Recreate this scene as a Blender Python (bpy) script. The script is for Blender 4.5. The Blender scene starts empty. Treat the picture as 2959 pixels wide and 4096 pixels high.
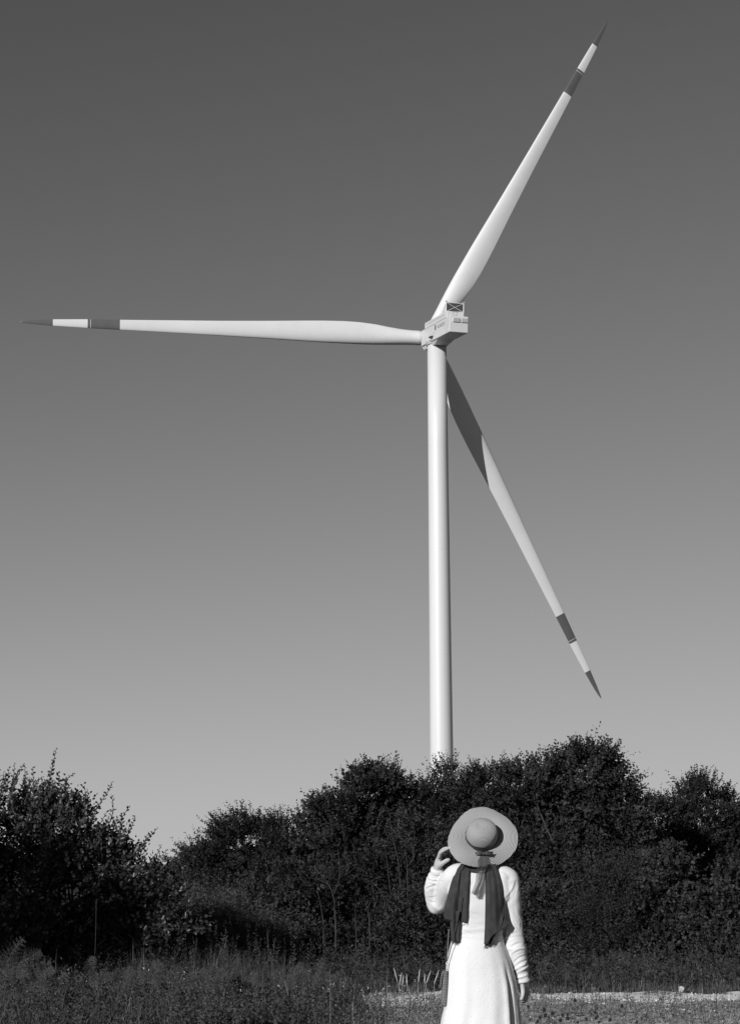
import bpy, bmesh, math, random
import numpy as np
from mathutils import Vector, Matrix, noise

R = math.radians
rng = np.random.default_rng(7)
random.seed(7)
C = bpy.context.scene.collection
scene = bpy.context.scene

# ------------------------------------------------------------------ camera
FPX, CX, CY, EYE = 7670.0, 1479.5, 2048.0, 1.35     # focal length and centre in photo pixels, eye height in metres
PITCH = math.atan((3458.0 - CY) / FPX)
ROLL = -0.0050
CAM = np.array([0.0, 0.0, EYE])
FW = np.array([0, math.cos(PITCH), math.sin(PITCH)])
_up = np.array([0, -math.sin(PITCH), math.cos(PITCH)]); _rt = np.array([1.0, 0, 0])
RT = _rt * math.cos(ROLL) + _up * math.sin(ROLL)
UP = _up * math.cos(ROLL) - _rt * math.sin(ROLL)
cam_data = bpy.data.cameras.new('camera')
cam = bpy.data.objects.new('camera', cam_data); C.objects.link(cam)
cam_data.sensor_fit = 'VERTICAL'; cam_data.sensor_height = 36.0; cam_data.sensor_width = 26.0
cam_data.lens = 36.0 * FPX / 4096.0
cam_data.clip_start = 0.1; cam_data.clip_end = 20000
cam.matrix_world = Matrix(((RT[0], UP[0], -FW[0], 0), (RT[1], UP[1], -FW[1], 0), (RT[2], UP[2], -FW[2], EYE), (0, 0, 0, 1)))
scene.camera = cam
scene.render.resolution_x = 739; scene.render.resolution_y = 1024

def ray(px, py): return FW + RT * (px - CX) / FPX - UP * (py - CY) / FPX
def P(px, py, Y):
    r = ray(px, py); return CAM + r * (Y / r[1])
def Q(qx, qy, Y): return P(qx * 1.8065, qy * 1.8065, Y)

# ------------------------------------------------------------------ world, sun, exposure
SUN_AZ, SUN_EL = R(33), R(21)
to_sun = Vector((-math.sin(SUN_AZ) * math.cos(SUN_EL), -math.cos(SUN_AZ) * math.cos(SUN_EL), math.sin(SUN_EL)))
world = bpy.data.worlds.new('World'); scene.world = world; world.use_nodes = True
nt = world.node_tree; nt.nodes.clear()
sky = nt.nodes.new('ShaderNodeTexSky'); sky.sky_type = 'NISHITA'; sky.sun_disc = False
sky.sun_elevation = SUN_EL; sky.sun_rotation = math.pi + SUN_AZ
sky.air_density = 1.0; sky.dust_density = 0.0; sky.ozone_density = 1.0; sky.altitude = 0
sep = nt.nodes.new('ShaderNodeSeparateColor')        # black-and-white picture taken through a red filter: the red light only
pw = nt.nodes.new('ShaderNodeMath'); pw.operation = 'POWER'; pw.inputs[1].default_value = 1.6
dn = nt.nodes.new('ShaderNodeMath'); dn.operation = 'MULTIPLY_ADD'; dn.inputs[1].default_value = .096; dn.inputs[2].default_value = 1.0   # film shoulder: x / (1 + b x)
dv = nt.nodes.new('ShaderNodeMath'); dv.operation = 'DIVIDE'
ml = nt.nodes.new('ShaderNodeMath'); ml.operation = 'MULTIPLY'; ml.inputs[1].default_value = 0.55
bg = nt.nodes.new('ShaderNodeBackground'); bg.inputs['Strength'].default_value = 0.1
wo = nt.nodes.new('ShaderNodeOutputWorld')
nt.links.new(sky.outputs[0], sep.inputs[0]); nt.links.new(sep.outputs[0], pw.inputs[0]); nt.links.new(pw.outputs[0], dn.inputs[0]); nt.links.new(pw.outputs[0], dv.inputs[0]); nt.links.new(dn.outputs[0], dv.inputs[1]); nt.links.new(dv.outputs[0], ml.inputs[0])
nt.links.new(ml.outputs[0], bg.inputs['Color']); nt.links.new(bg.outputs[0], wo.inputs[0])
sd = bpy.data.lights.new('sun', 'SUN'); sd.energy = 4.2; sd.angle = R(0.5); sd.color = (1, 1, 1)
sun = bpy.data.objects.new('sun', sd); C.objects.link(sun)
sun.rotation_euler = (-to_sun).to_track_quat('-Z', 'Y').to_euler()
scene.view_settings.view_transform = 'Standard'; scene.view_settings.look = 'None'
scene.view_settings.exposure = 0.0; scene.view_settings.gamma = 1.0; scene.view_settings.use_curve_mapping = False

# ------------------------------------------------------------------ helpers
def tag(o, label=None, cat=None, group=None, kind=None):
    if label: o['label'] = label
    if cat: o['category'] = cat
    if group: o['group'] = group
    if kind: o['kind'] = kind
    return o
def empty(name, loc, label, cat, group=None):
    o = bpy.data.objects.new(name, None); C.objects.link(o); o.location = Vector(loc); o.empty_display_size = 0.2
    return tag(o, label, cat, group)
def link(name, me, mat=None, parent=None, smooth=False):
    if mat: 
        for m in (mat if isinstance(mat, (list, tuple)) else [mat]): me.materials.append(m)
    o = bpy.data.objects.new(name, me); C.objects.link(o)
    if parent is not None:
        o.parent = parent
        o.matrix_parent_inverse = Matrix.Translation(-world_loc(parent))
    if smooth: me.polygons.foreach_set('use_smooth', [True] * len(me.polygons))
    return o
def world_loc(o):
    v = Vector((0, 0, 0))
    if o.type == 'EMPTY': return Vector(o.location)
    return v
# (all meshes are written in world coordinates; only the Empties sit at the base of their thing)
def mesh(name, vs, fs, mat=None, parent=None, smooth=False):
    me = bpy.data.meshes.new(name); me.from_pydata([tuple(map(float, v)) for v in vs], [], [tuple(f) for f in fs]); me.update()
    return link(name, me, mat, parent, smooth)
def npmesh(name, V, F, mat, parent=None, smooth=False):
    """V (n,3), F (m,k) all faces of k corners"""
    me = bpy.data.meshes.new(name); V = np.asarray(V, np.float32); F = np.asarray(F, np.int32)
    m, k = F.shape
    me.vertices.add(len(V)); me.vertices.foreach_set('co', V.ravel())
    me.loops.add(m * k); me.loops.foreach_set('vertex_index', F.ravel())
    me.polygons.add(m); me.polygons.foreach_set('loop_start', np.arange(0, m * k, k, dtype=np.int32))
    me.polygons.foreach_set('loop_total', np.full(m, k, np.int32))
    me.update(calc_edges=True)
    return link(name, me, mat, parent, smooth)
class MB:
    def __init__(s): s.v = []; s.f = []
    def add(s, vs, fs):
        n = len(s.v); s.v += [tuple(map(float, v)) for v in vs]; s.f += [tuple(i + n for i in f) for f in fs]; return s
    def box(s, c, ax, h, bev=0.0):
        """box centred c with unit axes ax (3 vectors) and half sizes h, optional bevel"""
        bm = bmesh.new(); bmesh.ops.create_cube(bm, size=1.0)
        for v in bm.verts: v.co = Vector((v.co.x * 2 * h[0], v.co.y * 2 * h[1], v.co.z * 2 * h[2]))
        if bev: bmesh.ops.bevel(bm, geom=bm.edges[:], offset=bev, segments=2, affect='EDGES', profile=0.5)
        A = [np.array(a, float) for a in ax]; c = np.array(c, float)
        bm.verts.index_update()
        vs = [c + A[0] * v.co.x + A[1] * v.co.y + A[2] * v.co.z for v in bm.verts]
        fs = [[v.index for v in f.verts] for f in bm.faces]; bm.free()
        return s.add(vs, fs)
    def tube(s, pts, rad, n=10, caps=True, flat=1.0, flatdir=None):
        vs, fs = tube_geo(pts, rad, n, caps, flat, flatdir); return s.add(vs, fs)
    def ball(s, c, r, n=14, axes=None):
        r = np.array(r, float) * np.ones(3); axes = np.eye(3) if axes is None else np.array(axes, float)
        vs = []; fs = []
        m = n // 2 + 2
        for i in range(m):
            th = math.pi * (i + 0.0) / (m - 1)
            for j in range(n):
                ph = 2 * math.pi * j / n
                l = np.array([math.sin(th) * math.cos(ph), math.sin(th) * math.sin(ph), math.cos(th)]) * r
                if i in (0, m - 1) and j: continue
                vs.append(np.array(c) + axes.T @ l)
        def idx(i, j):
            if i == 0: return 0
            if i == m - 1: return 1 + (m - 2) * n
            return 1 + (i - 1) * n + j % n
        for i in range(m - 1):
            for j in range(n):
                q = [idx(i, j), idx(i, j + 1), idx(i + 1, j + 1), idx(i + 1, j)]
                q2 = []
                for x in q:
                    if x not in q2: q2.append(x)
                fs.append(q2[::-1])
        return s.add(vs, fs)
    def build(s, name, mat, parent=None, smooth=False): return mesh(name, s.v, s.f, mat, parent, smooth)
def tube_geo(pts, rad, n=10, caps=True, flat=1.0, flatdir=None):
    pts = [np.array(p, float) for p in pts]
    if np.isscalar(rad): rad = [rad] * len(pts)
    vs = []; fs = []; N = None
    for i, p in enumerate(pts):
        t = pts[min(i + 1, len(pts) - 1)] - pts[max(i - 1, 0)]; t = t / (np.linalg.norm(t) + 1e-12)
        if N is None:
            N = np.array(flatdir if flatdir is not None else ([0, 0, 1] if abs(t[2]) < .9 else [1, 0, 0]), float)
        N = N - t * (N @ t); N /= np.linalg.norm(N) + 1e-12; B = np.cross(t, N)
        for j in range(n):
            a = 2 * math.pi * j / n
            vs.append(p + rad[i] * (math.cos(a) * N * flat + math.sin(a) * B))
    for i in range(len(pts) - 1):
        for j in range(n):
            fs.append((i * n + j, i * n + (j + 1) % n, (i + 1) * n + (j + 1) % n, (i + 1) * n + j))
    if caps:
        fs.append(tuple(range(n))[::-1]); fs.append(tuple((len(pts) - 1) * n + j for j in range(n)))
    return vs, fs
def spline(pts, k=6):
    """Catmull-Rom through points of any dimension"""
    p = [np.array(q, float) for q in pts]; p = [2 * p[0] - p[1]] + p + [2 * p[-1] - p[-2]]; out = []
    for i in range(1, len(p) - 2):
        for j in range(k):
            t = j / k
            out.append(.5 * ((2 * p[i]) + (-p[i - 1] + p[i + 1]) * t + (2 * p[i - 1] - 5 * p[i] + 4 * p[i + 1] - p[i + 2]) * t * t + (-p[i - 1] + 3 * p[i] - 3 * p[i + 1] + p[i + 2]) * t ** 3))
    out.append(p[-2]); return out
def limb(mb, pr, n=16, k=6):
    """rounded closed limb through (x,y,z,r) points"""
    s = spline(pr, k); pts = [q[:3] for q in s]; rad = [max(q[3], .002) for q in s]
    mb.tube(pts, rad, n)
    mb.ball(pts[0], rad[0] * 1.0, n); mb.ball(pts[-1], rad[-1] * 1.0, n)
def voxel(o, size, smooth_it=4, fac=0.5):
    m = o.modifiers.new('r', 'REMESH'); m.mode = 'VOXEL'; m.voxel_size = size; m.use_smooth_shade = True
    if smooth_it:
        sm = o.modifiers.new('s', 'SMOOTH'); sm.iterations = smooth_it; sm.factor = fac
    dg = bpy.context.evaluated_depsgraph_get()
    me = bpy.data.meshes.new_from_object(o.evaluated_get(dg)); old = o.data; o.modifiers.clear(); o.data = me
    bpy.data.meshes.remove(old)
    me.polygons.foreach_set('use_smooth', [True] * len(me.polygons))
    return o
def displace(o, fn):
    me = o.data; n = len(me.vertices); co = np.empty(n * 3, np.float32); no = np.empty(n * 3, np.float32)
    me.vertices.foreach_get('co', co); me.vertices.foreach_get('normal', no)
    co = co.reshape(-1, 3); no = no.reshape(-1, 3)
    d = fn(co.astype(float), no.astype(float)); co += (no * d[:, None]).astype(np.float32)
    me.vertices.foreach_set('co', co.ravel()); me.update()

# ------------------------------------------------------------------ materials (all neutral: the photograph is black and white)
def material(name, base, rough=.6, var=0.0, scale=5.0, bump=0.0, bscale=40.0, spec=.5, stretch=None, metal=0.0, detail=4.0, sheen=0):
    m = bpy.data.materials.new(name); m.use_nodes = True; t = m.node_tree; b = t.nodes['Principled BSDF']
    b.inputs['Base Color'].default_value = (base, base, base, 1); b.inputs['Roughness'].default_value = rough
    b.inputs['Specular IOR Level'].default_value = spec; b.inputs['Metallic'].default_value = metal
    tc = t.nodes.new('ShaderNodeTexCoord'); mp = t.nodes.new('ShaderNodeMapping'); t.links.new(tc.outputs['Object'], mp.inputs[0])
    if stretch: mp.inputs['Scale'].default_value = stretch
    if var:
        n = t.nodes.new('ShaderNodeTexNoise'); n.inputs['Scale'].default_value = scale; n.inputs['Detail'].default_value = detail
        r = t.nodes.new('ShaderNodeMapRange'); r.inputs[1].default_value = .3; r.inputs[2].default_value = .7
        r.inputs[3].default_value = base * (1 - var); r.inputs[4].default_value = min(base * (1 + var), .95)
        t.links.new(mp.outputs[0], n.inputs['Vector']); t.links.new(n.outputs[0], r.inputs[0]); t.links.new(r.outputs[0], b.inputs['Base Color'])
    if bump:
        n = t.nodes.new('ShaderNodeTexNoise'); n.inputs['Scale'].default_value = bscale; n.inputs['Detail'].default_value = 5
        bp = t.nodes.new('ShaderNodeBump'); bp.inputs['Strength'].default_value = 1; bp.inputs['Distance'].default_value = bump
        t.links.new(mp.outputs[0], n.inputs['Vector']); t.links.new(n.outputs[0], bp.inputs['Height']); t.links.new(bp.outputs[0], b.inputs['Normal'])
    return m
def leaf_material(name, lo, hi, rough=.5, trans=.15, spec=.4):
    m = bpy.data.materials.new(name); m.use_nodes = True; t = m.node_tree; b = t.nodes['Principled BSDF']; out = t.nodes['Material Output']
    g = t.nodes.new('ShaderNodeNewGeometry'); r = t.nodes.new('ShaderNodeMapRange')
    r.inputs[3].default_value = lo; r.inputs[4].default_value = hi
    t.links.new(g.outputs['Random Per Island'], r.inputs[0]); t.links.new(r.outputs[0], b.inputs['Base Color'])
    b.inputs['Roughness'].default_value = rough; b.inputs['Specular IOR Level'].default_value = spec
    tr = t.nodes.new('ShaderNodeBsdfTranslucent'); t.links.new(r.outputs[0], tr.inputs[0])
    mx = t.nodes.new('ShaderNodeMixShader'); mx.inputs[0].default_value = trans
    t.links.new(b.outputs[0], mx.inputs[1]); t.links.new(tr.outputs[0], mx.inputs[2]); t.links.new(mx.outputs[0], out.inputs[0])
    return m
M = {}
M['tower'] = material('white_tower_paint', .645, .38, .035, .5, stretch=(1, 1, .05))
M['blade'] = material('white_blade_paint', .67, .42, .03, .3)
M['mark'] = material('red_marking_paint', .10, .45, .06, .6)
M['nacelle'] = material('nacelle_paint', .62, .42, .03, .8)
M['nacdark'] = material('dark_opening', .03, .6)
M['seam'] = material('panel_seam', .3, .6)
M['grey'] = material('grey_metal', .42, .5, .05, 2)
M['radiator'] = material('radiator_mesh', .06, .6, .1, 30)
M['leaf_tree'] = leaf_material('tree_leaf', .019, .042, .6, .08, .2)
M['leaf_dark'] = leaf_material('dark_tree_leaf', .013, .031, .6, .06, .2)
M['leaf_bush'] = leaf_material('bush_leaf', .018, .060, .42, .10)
M['leaf_shrub'] = leaf_material('shrub_leaf', .022, .050, .6, .08, .2)
M['leaf_weed'] = leaf_material('weed_leaf', .03, .075, .6, .10, .25)
M['grass'] = leaf_material('grass_blade', .03, .10, .5, .12)
M['pale_grass'] = leaf_material('pale_grass_blade', .09, .22, .6, .12, .2)
M['straw'] = leaf_material('dry_stalk', .25, .55, .6, .1)
M['bark'] = material('bark', .05, .85, .4, 6, .006, 40, .2)
M['palebark'] = material('pale_bark', .050, .8, .35, 9, .003, 60, .2)
M['seedhead'] = material('dark_seed_head', .012, .8)
M['bloom'] = material('pale_bloom', .7, .6)

# ------------------------------------------------------------------ ground, path
def gh(x, y):
    x = np.asarray(x, float); y = np.asarray(y, float)
    far = np.clip((y - 12) / 4, 0, 1) * np.clip((60 - y) / 20, 0, 1)
    return far * (.018 * np.sin(1.7 * x + .6 * y) + .014 * np.sin(3.9 * x - 2.3 * y + 1) + .01 * np.sin(7.1 * x + 5.3 * y)) + np.clip((-x - 1.2) / 3, 0, 1) * np.clip((y - 15) / 5, 0, 1) * np.clip((60 - y) / 20, 0, 1) * .12
def ground():
    def warp(n, span, fine):
        t = np.linspace(-1, 1, n); return t * fine + np.sign(t) * (np.abs(t) ** 7) * (span - fine)
    X = warp(241, 3000, 9); Yv = warp(241, 3000, 12) + 20
    xx, yy = np.meshgrid(X, Yv, indexing='ij'); zz = gh(xx, yy)
    n = 241; V = np.stack([xx, yy, zz], -1).reshape(-1, 3)
    i, j = np.meshgrid(np.arange(n - 1), np.arange(n - 1), indexing='ij'); a = (i * n + j).ravel()
    F = np.stack([a, a + n, a + n + 1, a + 1], -1)
    m = material('meadow_soil', .045, .95, .5, 3.0, .02, 25, .1)
    o = npmesh('ground', V, F, m, None, True); tag(o, kind='structure')
ground()
def path():
    m = material('pale_gravel', .74, .95, .22, 8, .004, 60, .1)
    xs = np.linspace(-6, 9, 301); k = 22; V = []
    for x in xs:
        y0 = 19.75 + .10 * math.sin(x * 1.9) + .08 * math.sin(x * 5.3 + 1) + .05 * math.sin(x * 13)
        y1 = 21.0 + .05 * math.sin(x * 2.3 + 2) + .05 * math.sin(x * 7.1) + .03 * math.sin(x * 17)
        if x < 0: y0 += .35 * min(1, -x / 1.5)
        for t in np.linspace(0, 1, k):
            y = y0 + (y1 - y0) * t; V.append((x, y, float(gh(x, y)) + .004 + .012 * math.sin(math.pi * t)))
    n = len(xs); i, j = np.meshgrid(np.arange(n - 1), np.arange(k - 1), indexing='ij'); a = (i * k + j).ravel()
    F = np.stack([a, a + k, a + k + 1, a + 1], -1)
    tag(npmesh('gravel_path', V, F, m, None, True), kind='structure')
path()
def stony():
    m = material('stony_soil', .42, .95, .65, 5, .006, 50, .1); xs = np.linspace(-.9, 6, 120); k = 30; V = []
    for x in xs:
        for t in np.linspace(0, 1, k):
            y = 14.5 + (19.9 - 14.5) * t; e = (.5 + .3 * math.sin(y * 2.1) + .15 * math.sin(y * 6)) * (1 - (x + .9) / 6.9); V.append((x + e, y, float(gh(x + e, y)) + .002))
    n = len(xs); i, j = np.meshgrid(np.arange(n - 1), np.arange(k - 1), indexing='ij'); a = (i * k + j).ravel()
    tag(npmesh('stony_ground', V, np.stack([a, a + k, a + k + 1, a + 1], -1), m, None, True), kind='structure')
stony()
def stones():
    """loose pale stones on and in front of the path"""
    m = leaf_material('pale_stone', .30, .80, .9, 0.0, .2)
    base = np.array([(1, 0, 0), (-.8, .2, 0), (0, .9, .1), (.1, -.9, 0), (.1, .1, .7), (0, 0, -.5), (.6, .6, .35), (-.5, -.6, .3)], float)
    bm = bmesh.new(); vs = [bm.verts.new(v) for v in base]; bmesh.ops.convex_hull(bm, input=vs)
    bm.verts.index_update(); bmesh.ops.triangulate(bm, faces=bm.faces[:])
    bv = np.array([v.co[:] for v in bm.verts]); bf = np.array([[v.index for v in f.verts] for f in bm.faces]); bm.free()
    n1, n2 = 900, 7000
    x = np.concatenate([rng.uniform(-2.4, 5.2, n1), rng.uniform(-1.6, 5.2, n2)])
    y = np.concatenate([19.7 + 1.35 * rng.random(n1), 16.4 + 3.6 * rng.random(n2) ** .6])
    clump = np.sin(x * 3.1 + y * 2) + np.sin(x * 7 - y * 5 + 2) + rng.normal(0, .6, len(x))
    keep = (y > 19.7) | (clump > .3); x = x[keep]; y = y[keep]; n = len(x)
    s = np.exp(rng.normal(-4.75, .45, n)); s = np.clip(s, .004, .030)
    ang = rng.uniform(0, 6.28, n); ca, sa = np.cos(ang), np.sin(ang)
    sc = rng.uniform(.6, 1.3, (n, 3)); v = bv[None] * sc[:, None] * s[:, None, None]
    vx = v[..., 0] * ca[:, None] - v[..., 1] * sa[:, None]; vy = v[..., 0] * sa[:, None] + v[..., 1] * ca[:, None]
    V = np.stack([vx + x[:, None], vy + y[:, None], v[..., 2] + gh(x, y)[:, None] + .010], -1).reshape(-1, 3)
    F = (bf[None] + (np.arange(n) * len(bv))[:, None, None]).reshape(-1, 3)
    tag(npmesh('loose_gravel', V, F, m), 'pale loose stones scattered along and in front of the gravel path', 'gravel', kind='stuff')
stones()

# ------------------------------------------------------------------ foliage tools
def unit(a): return a / (np.linalg.norm(a, axis=-1, keepdims=True) + 1e-9)
def leaves(name, O, D, Nn, L, Wd, mat, parent=None, hexa=False):
    """one small folded leaf per row; two faces meeting at the midrib"""
    n = len(O); D = unit(D); S = unit(np.cross(D, Nn)); Nn = np.cross(S, D); L = L[:, None]; Wd = Wd[:, None]
    droop = -.12 * L * Nn
    if not hexa:
        v = np.stack([O, O + D * L * .45 + S * Wd * .5 + Nn * Wd * .18, O + D * L + droop, O + D * L * .45 - S * Wd * .5 + Nn * Wd * .18], 1)
        b = np.arange(n)[:, None] * 4; F = np.concatenate([b + [0, 1, 2], b + [0, 2, 3]], 0)
        return npmesh(name, v.reshape(-1, 3), F, mat, parent)
    v = np.stack([O, O + D * L * .28 + S * Wd * .46 + Nn * Wd * .12, O + D * L * .66 + S * Wd * .40 + Nn * Wd * .10, O + D * L + droop,
                  O + D * L * .66 - S * Wd * .40 + Nn * Wd * .10, O + D * L * .28 - S * Wd * .46 + Nn * Wd * .12], 1)
    b = np.arange(n)[:, None] * 6; F = np.concatenate([b + [0, 1, 2, 3], b + [0, 3, 4, 5]], 0)
    return npmesh(name, v.reshape(-1, 3), F, mat, parent)
def n3(p, s, ph=0.0):
    x, y, z = p[:, 0] * s + ph, p[:, 1] * s + ph * 1.7, p[:, 2] * s - ph
    return (np.sin(x * 1.0 + 1.3 * np.sin(y * 1.1 + z)) + np.sin(y * 1.3 + 1.2 * np.sin(z * .9 + x * .8)) + np.sin(z * 1.2 + 1.4 * np.sin(x * 1.2 - y * .7))) / 3
def sprays(org, dr, nl, tl, ll, lw, jit=.5, curl=.0):
    """leaves set alternately along short shoots: origins, shoot dirs, leaves per shoot, shoot length, leaf length/width"""
    n = len(org); dr = unit(dr); k = np.arange(nl)
    side = unit(np.cross(dr, rng.normal(size=(n, 3)))); upv = np.cross(side, dr)
    t = (k[None] + rng.random((n, nl))) / nl
    sg = np.where(k % 2 == 0, 1, -1)[None, :, None]
    pos = org[:, None] + dr[:, None] * (t * tl[:, None])[..., None] + upv[:, None] * (curl * (t ** 2) * tl[:, None])[..., None]
    d = dr[:, None] * .75 + side[:, None] * sg * .75 + rng.normal(0, jit, (n, nl, 3)) * .6
    nn = upv[:, None] + rng.normal(0, jit, (n, nl, 3)) + np.array([0, -.15, .45])
    sz = rng.uniform(.65, 1.25, (n, nl)) * (1.1 - .45 * t)
    return pos.reshape(-1, 3), d.reshape(-1, 3), nn.reshape(-1, 3), (ll * sz).ravel(), (lw * sz).ravel()
def crown_shoots(lobes, dens, sweep, core=.0, clump=.35, ph=0.0, up=.35, cs=1.0):
    """shoot origins and directions spread in the outer shell of ellipsoid lobes (cx,cy,cz,rx,ry,rz)"""
    Os = []; Ds = []
    L = np.array(lobes, float)
    for i, (cx, cy, cz, rx, ry, rz) in enumerate(L):
        area = 4 * math.pi * ((rx * ry) ** 1.6 / 3 + (rx * rz) ** 1.6 / 3 + (ry * rz) ** 1.6 / 3) ** (1 / 1.6)
        n = int(dens * area); nc = max(12, int(area * 7))
        cd = unit(rng.normal(size=(nc, 3))); cf = rng.uniform(.74, .99, nc) * (1 + .13 * n3(cd, 3.1, ph + i) + .07 * n3(cd, 7.3, ph * 2 + i))
        cc = np.array([cx, cy, cz]) + cd * np.array([rx, ry, rz]) * cf[:, None]; cr = rng.uniform(.09, .24, nc) * cs
        k = rng.integers(0, nc, n); off = unit(rng.normal(size=(n, 3))) * (rng.random(n) ** .45)[:, None] * cr[k][:, None]
        p = cc[k] + off * [1, 1, .8]; d = cd[k]
        inner = rng.random(n) < .22
        p[inner] = np.array([cx, cy, cz]) + unit(rng.normal(size=(inner.sum(), 3))) * np.array([rx, ry, rz]) * rng.uniform(.3, .85, inner.sum())[:, None]
        keep = p[:, 2] > .05
        for j, (ax, ay, az, bx, by, bz) in enumerate(L):
            if j == i: continue
            q = ((p - [ax, ay, az]) / [bx, by, bz]); keep &= (q ** 2).sum(1) > .50
        p = p[keep]; d = d[keep]; nn = unit(d / np.array([rx, ry, rz])); of = unit(off[keep])
        Os.append(p); Ds.append(unit(nn * .55 + of * .55 + np.array([0, 0, up]) + np.array(sweep) + rng.normal(0, .3, p.shape)))
    return np.concatenate(Os), np.concatenate(Ds)
def ql(qx, qy, rx, ry, Y, dy=1.0, deep=None):
    if Y > 27.5: qy += 7; ry *= .95
    """lobe seen at picture point (qx,qy) with picture radii, standing at distance Y"""
    p = Q(qx, qy, Y); s = Y * 1.8065 / FPX
    return (p[0], p[1], p[2], rx * s, (deep if deep else min(rx, ry) * s * dy), ry * s)
def wood(base, lobes, r0, mat, parent, name='trunk', extra=4):
    """tapered trunk that divides into limbs reaching into every lobe"""
    mb = MB(); base = np.array(base, float); c = np.mean([l[:3] for l in lobes], 0)
    top = base + (c - base) * .45
    mid = base + (top - base) * .5 + np.array([random.uniform(-.05, .05), random.uniform(-.05, .05), 0])
    mb.tube(spline([base, mid, top], 4), list(np.linspace(r0, r0 * .6, 9)), 9)
    for l in lobes:
        for e in range(extra):
            d = unit(rng.normal(size=3)); end = np.array(l[:3]) + d * np.array(l[3:]) * .85
            if end[2] < .2: end[2] = .3
            m1 = top + (end - top) * .5 + rng.normal(0, .06, 3)
            s0 = base + (top - base) * random.uniform(.4, 1)
            s = spline([s0, m1, end], 4); mb.tube(s, list(np.linspace(r0 * .42, .005, len(s))), 5)
    return mb.build(name, mat, parent, True)
def tree(name, label, lobes, dens=60, nl=11, tl=(.12, .30), ll=.060, lw=.040, mat='leaf_tree', sweep=(0, 0, 0), cat='tree', group=None, clump=.35, r0=.07, bark='bark', hexa=False, up=.35, jit=.5):
    c = np.mean([l[:3] for l in lobes], 0); bx, by = float(c[0]), float(c[1]); bz = float(gh(bx, by))
    root = empty(name, (bx, by, bz), label, cat, group)
    wood((bx, by, bz - .03), lobes, r0, M[bark], root)
    O, D = crown_shoots(lobes, dens * 4.0, sweep, ph=rng.uniform(0, 50), clump=clump, up=up)
    t = rng.uniform(tl[0], tl[1], len(O)) * np.where(rng.random(len(O)) < .02, 1.5, 1)
    leaves('crown', *sprays(O, D, nl, t, ll * .86, lw * .86, jit), M[mat], root, hexa)
    return root

# --- trees of the hedgerow behind the path
WOODGRP = 'trees of the hedgerow beyond the path'
YA = 30.0
tree('hedgerow_tree', 'dark rounded tree at the left end of the hedgerow', [ql(560, 1905, 105, 95, YA), ql(470, 1945, 58, 75, YA), ql(600, 1990, 110, 90, YA), ql(435, 1905, 26, 26, YA), ql(530, 1850, 45, 42, YA), ql(595, 1855, 52, 48, YA)], 96, sweep=(-.5, 0, .1), group=WOODGRP, ll=.060, lw=.032, nl=13, tl=(.14, .34), mat='leaf_dark')
tree('hedgerow_tree', 'small dark tree with a pointed top filling the dip between two taller trees', [ql(655, 1885, 60, 68, 29.6), ql(690, 1850, 42, 42, 29.6), ql(680, 1970, 80, 80, 29.6)], 62, sweep=(-.1, 0, .2), group=WOODGRP, mat='leaf_dark')
tree('hedgerow_tree', 'broad dark tree whose crown steps up just left of the turbine tower', [ql(790, 1800, 88, 92, 29), ql(730, 1850, 45, 75, 29), ql(850, 1760, 70, 68, 29), ql(800, 1930, 110, 110, 29)], 54, sweep=(-.2, 0, .15), group=WOODGRP, ll=.068, lw=.050)
tree('hedgerow_tree', 'dark tree directly in front of the foot of the turbine tower', [ql(935, 1776, 82, 76, 29.3), ql(1000, 1800, 75, 100, 29.3), ql(950, 1910, 110, 110, 29.3), ql(975, 1780, 50, 74, 29.0)], 66, sweep=(0, 0, .2), group=WOODGRP, ll=.052, lw=.034, tl=(.14, .36))
tree('hedgerow_tree', 'dark tree with a flat bumpy top rising right behind the straw hat', [ql(1105, 1770, 78, 80, 28.4), ql(1160, 1770, 65, 78, 28.4), ql(1050, 1800, 50, 85, 28.4), ql(1120, 1920, 120, 120, 28.4)], 62, sweep=(.05, 0, .15), group=WOODGRP)
tree('hedgerow_tree', 'tallest tree of the hedgerow, with ragged shoots leaning to the right', [ql(1275, 1760, 92, 98, 28), ql(1345, 1775, 58, 88, 28), ql(1205, 1760, 60, 80, 28), ql(1300, 1700, 50, 48, 28), ql(1290, 1920, 140, 130, 28), ql(1395, 1840, 60, 90, 28)], 56, sweep=(.4, 0, .15), group=WOODGRP, ll=.072, lw=.046, tl=(.14, .32))
tree('hedgerow_tree', 'dark tree at the right edge of the picture with a loose peaked crown', [ql(1555, 1785, 62, 66, 31), ql(1490, 1810, 68, 66, 31), ql(1440, 1830, 42, 66, 31), ql(1610, 1830, 62, 70, 31), ql(1530, 1930, 130, 110, 31)], 60, sweep=(.3, 0, .2), group=WOODGRP, mat='leaf_dark')
tree('hedgerow_tree', 'dark tree cut by the right edge of the picture, lower than its neighbour', [ql(1690, 1850, 80, 80, 32), ql(1700, 1960, 110, 100, 32)], 55, sweep=(.2, 0, .2), group=WOODGRP, mat='leaf_dark')

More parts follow.
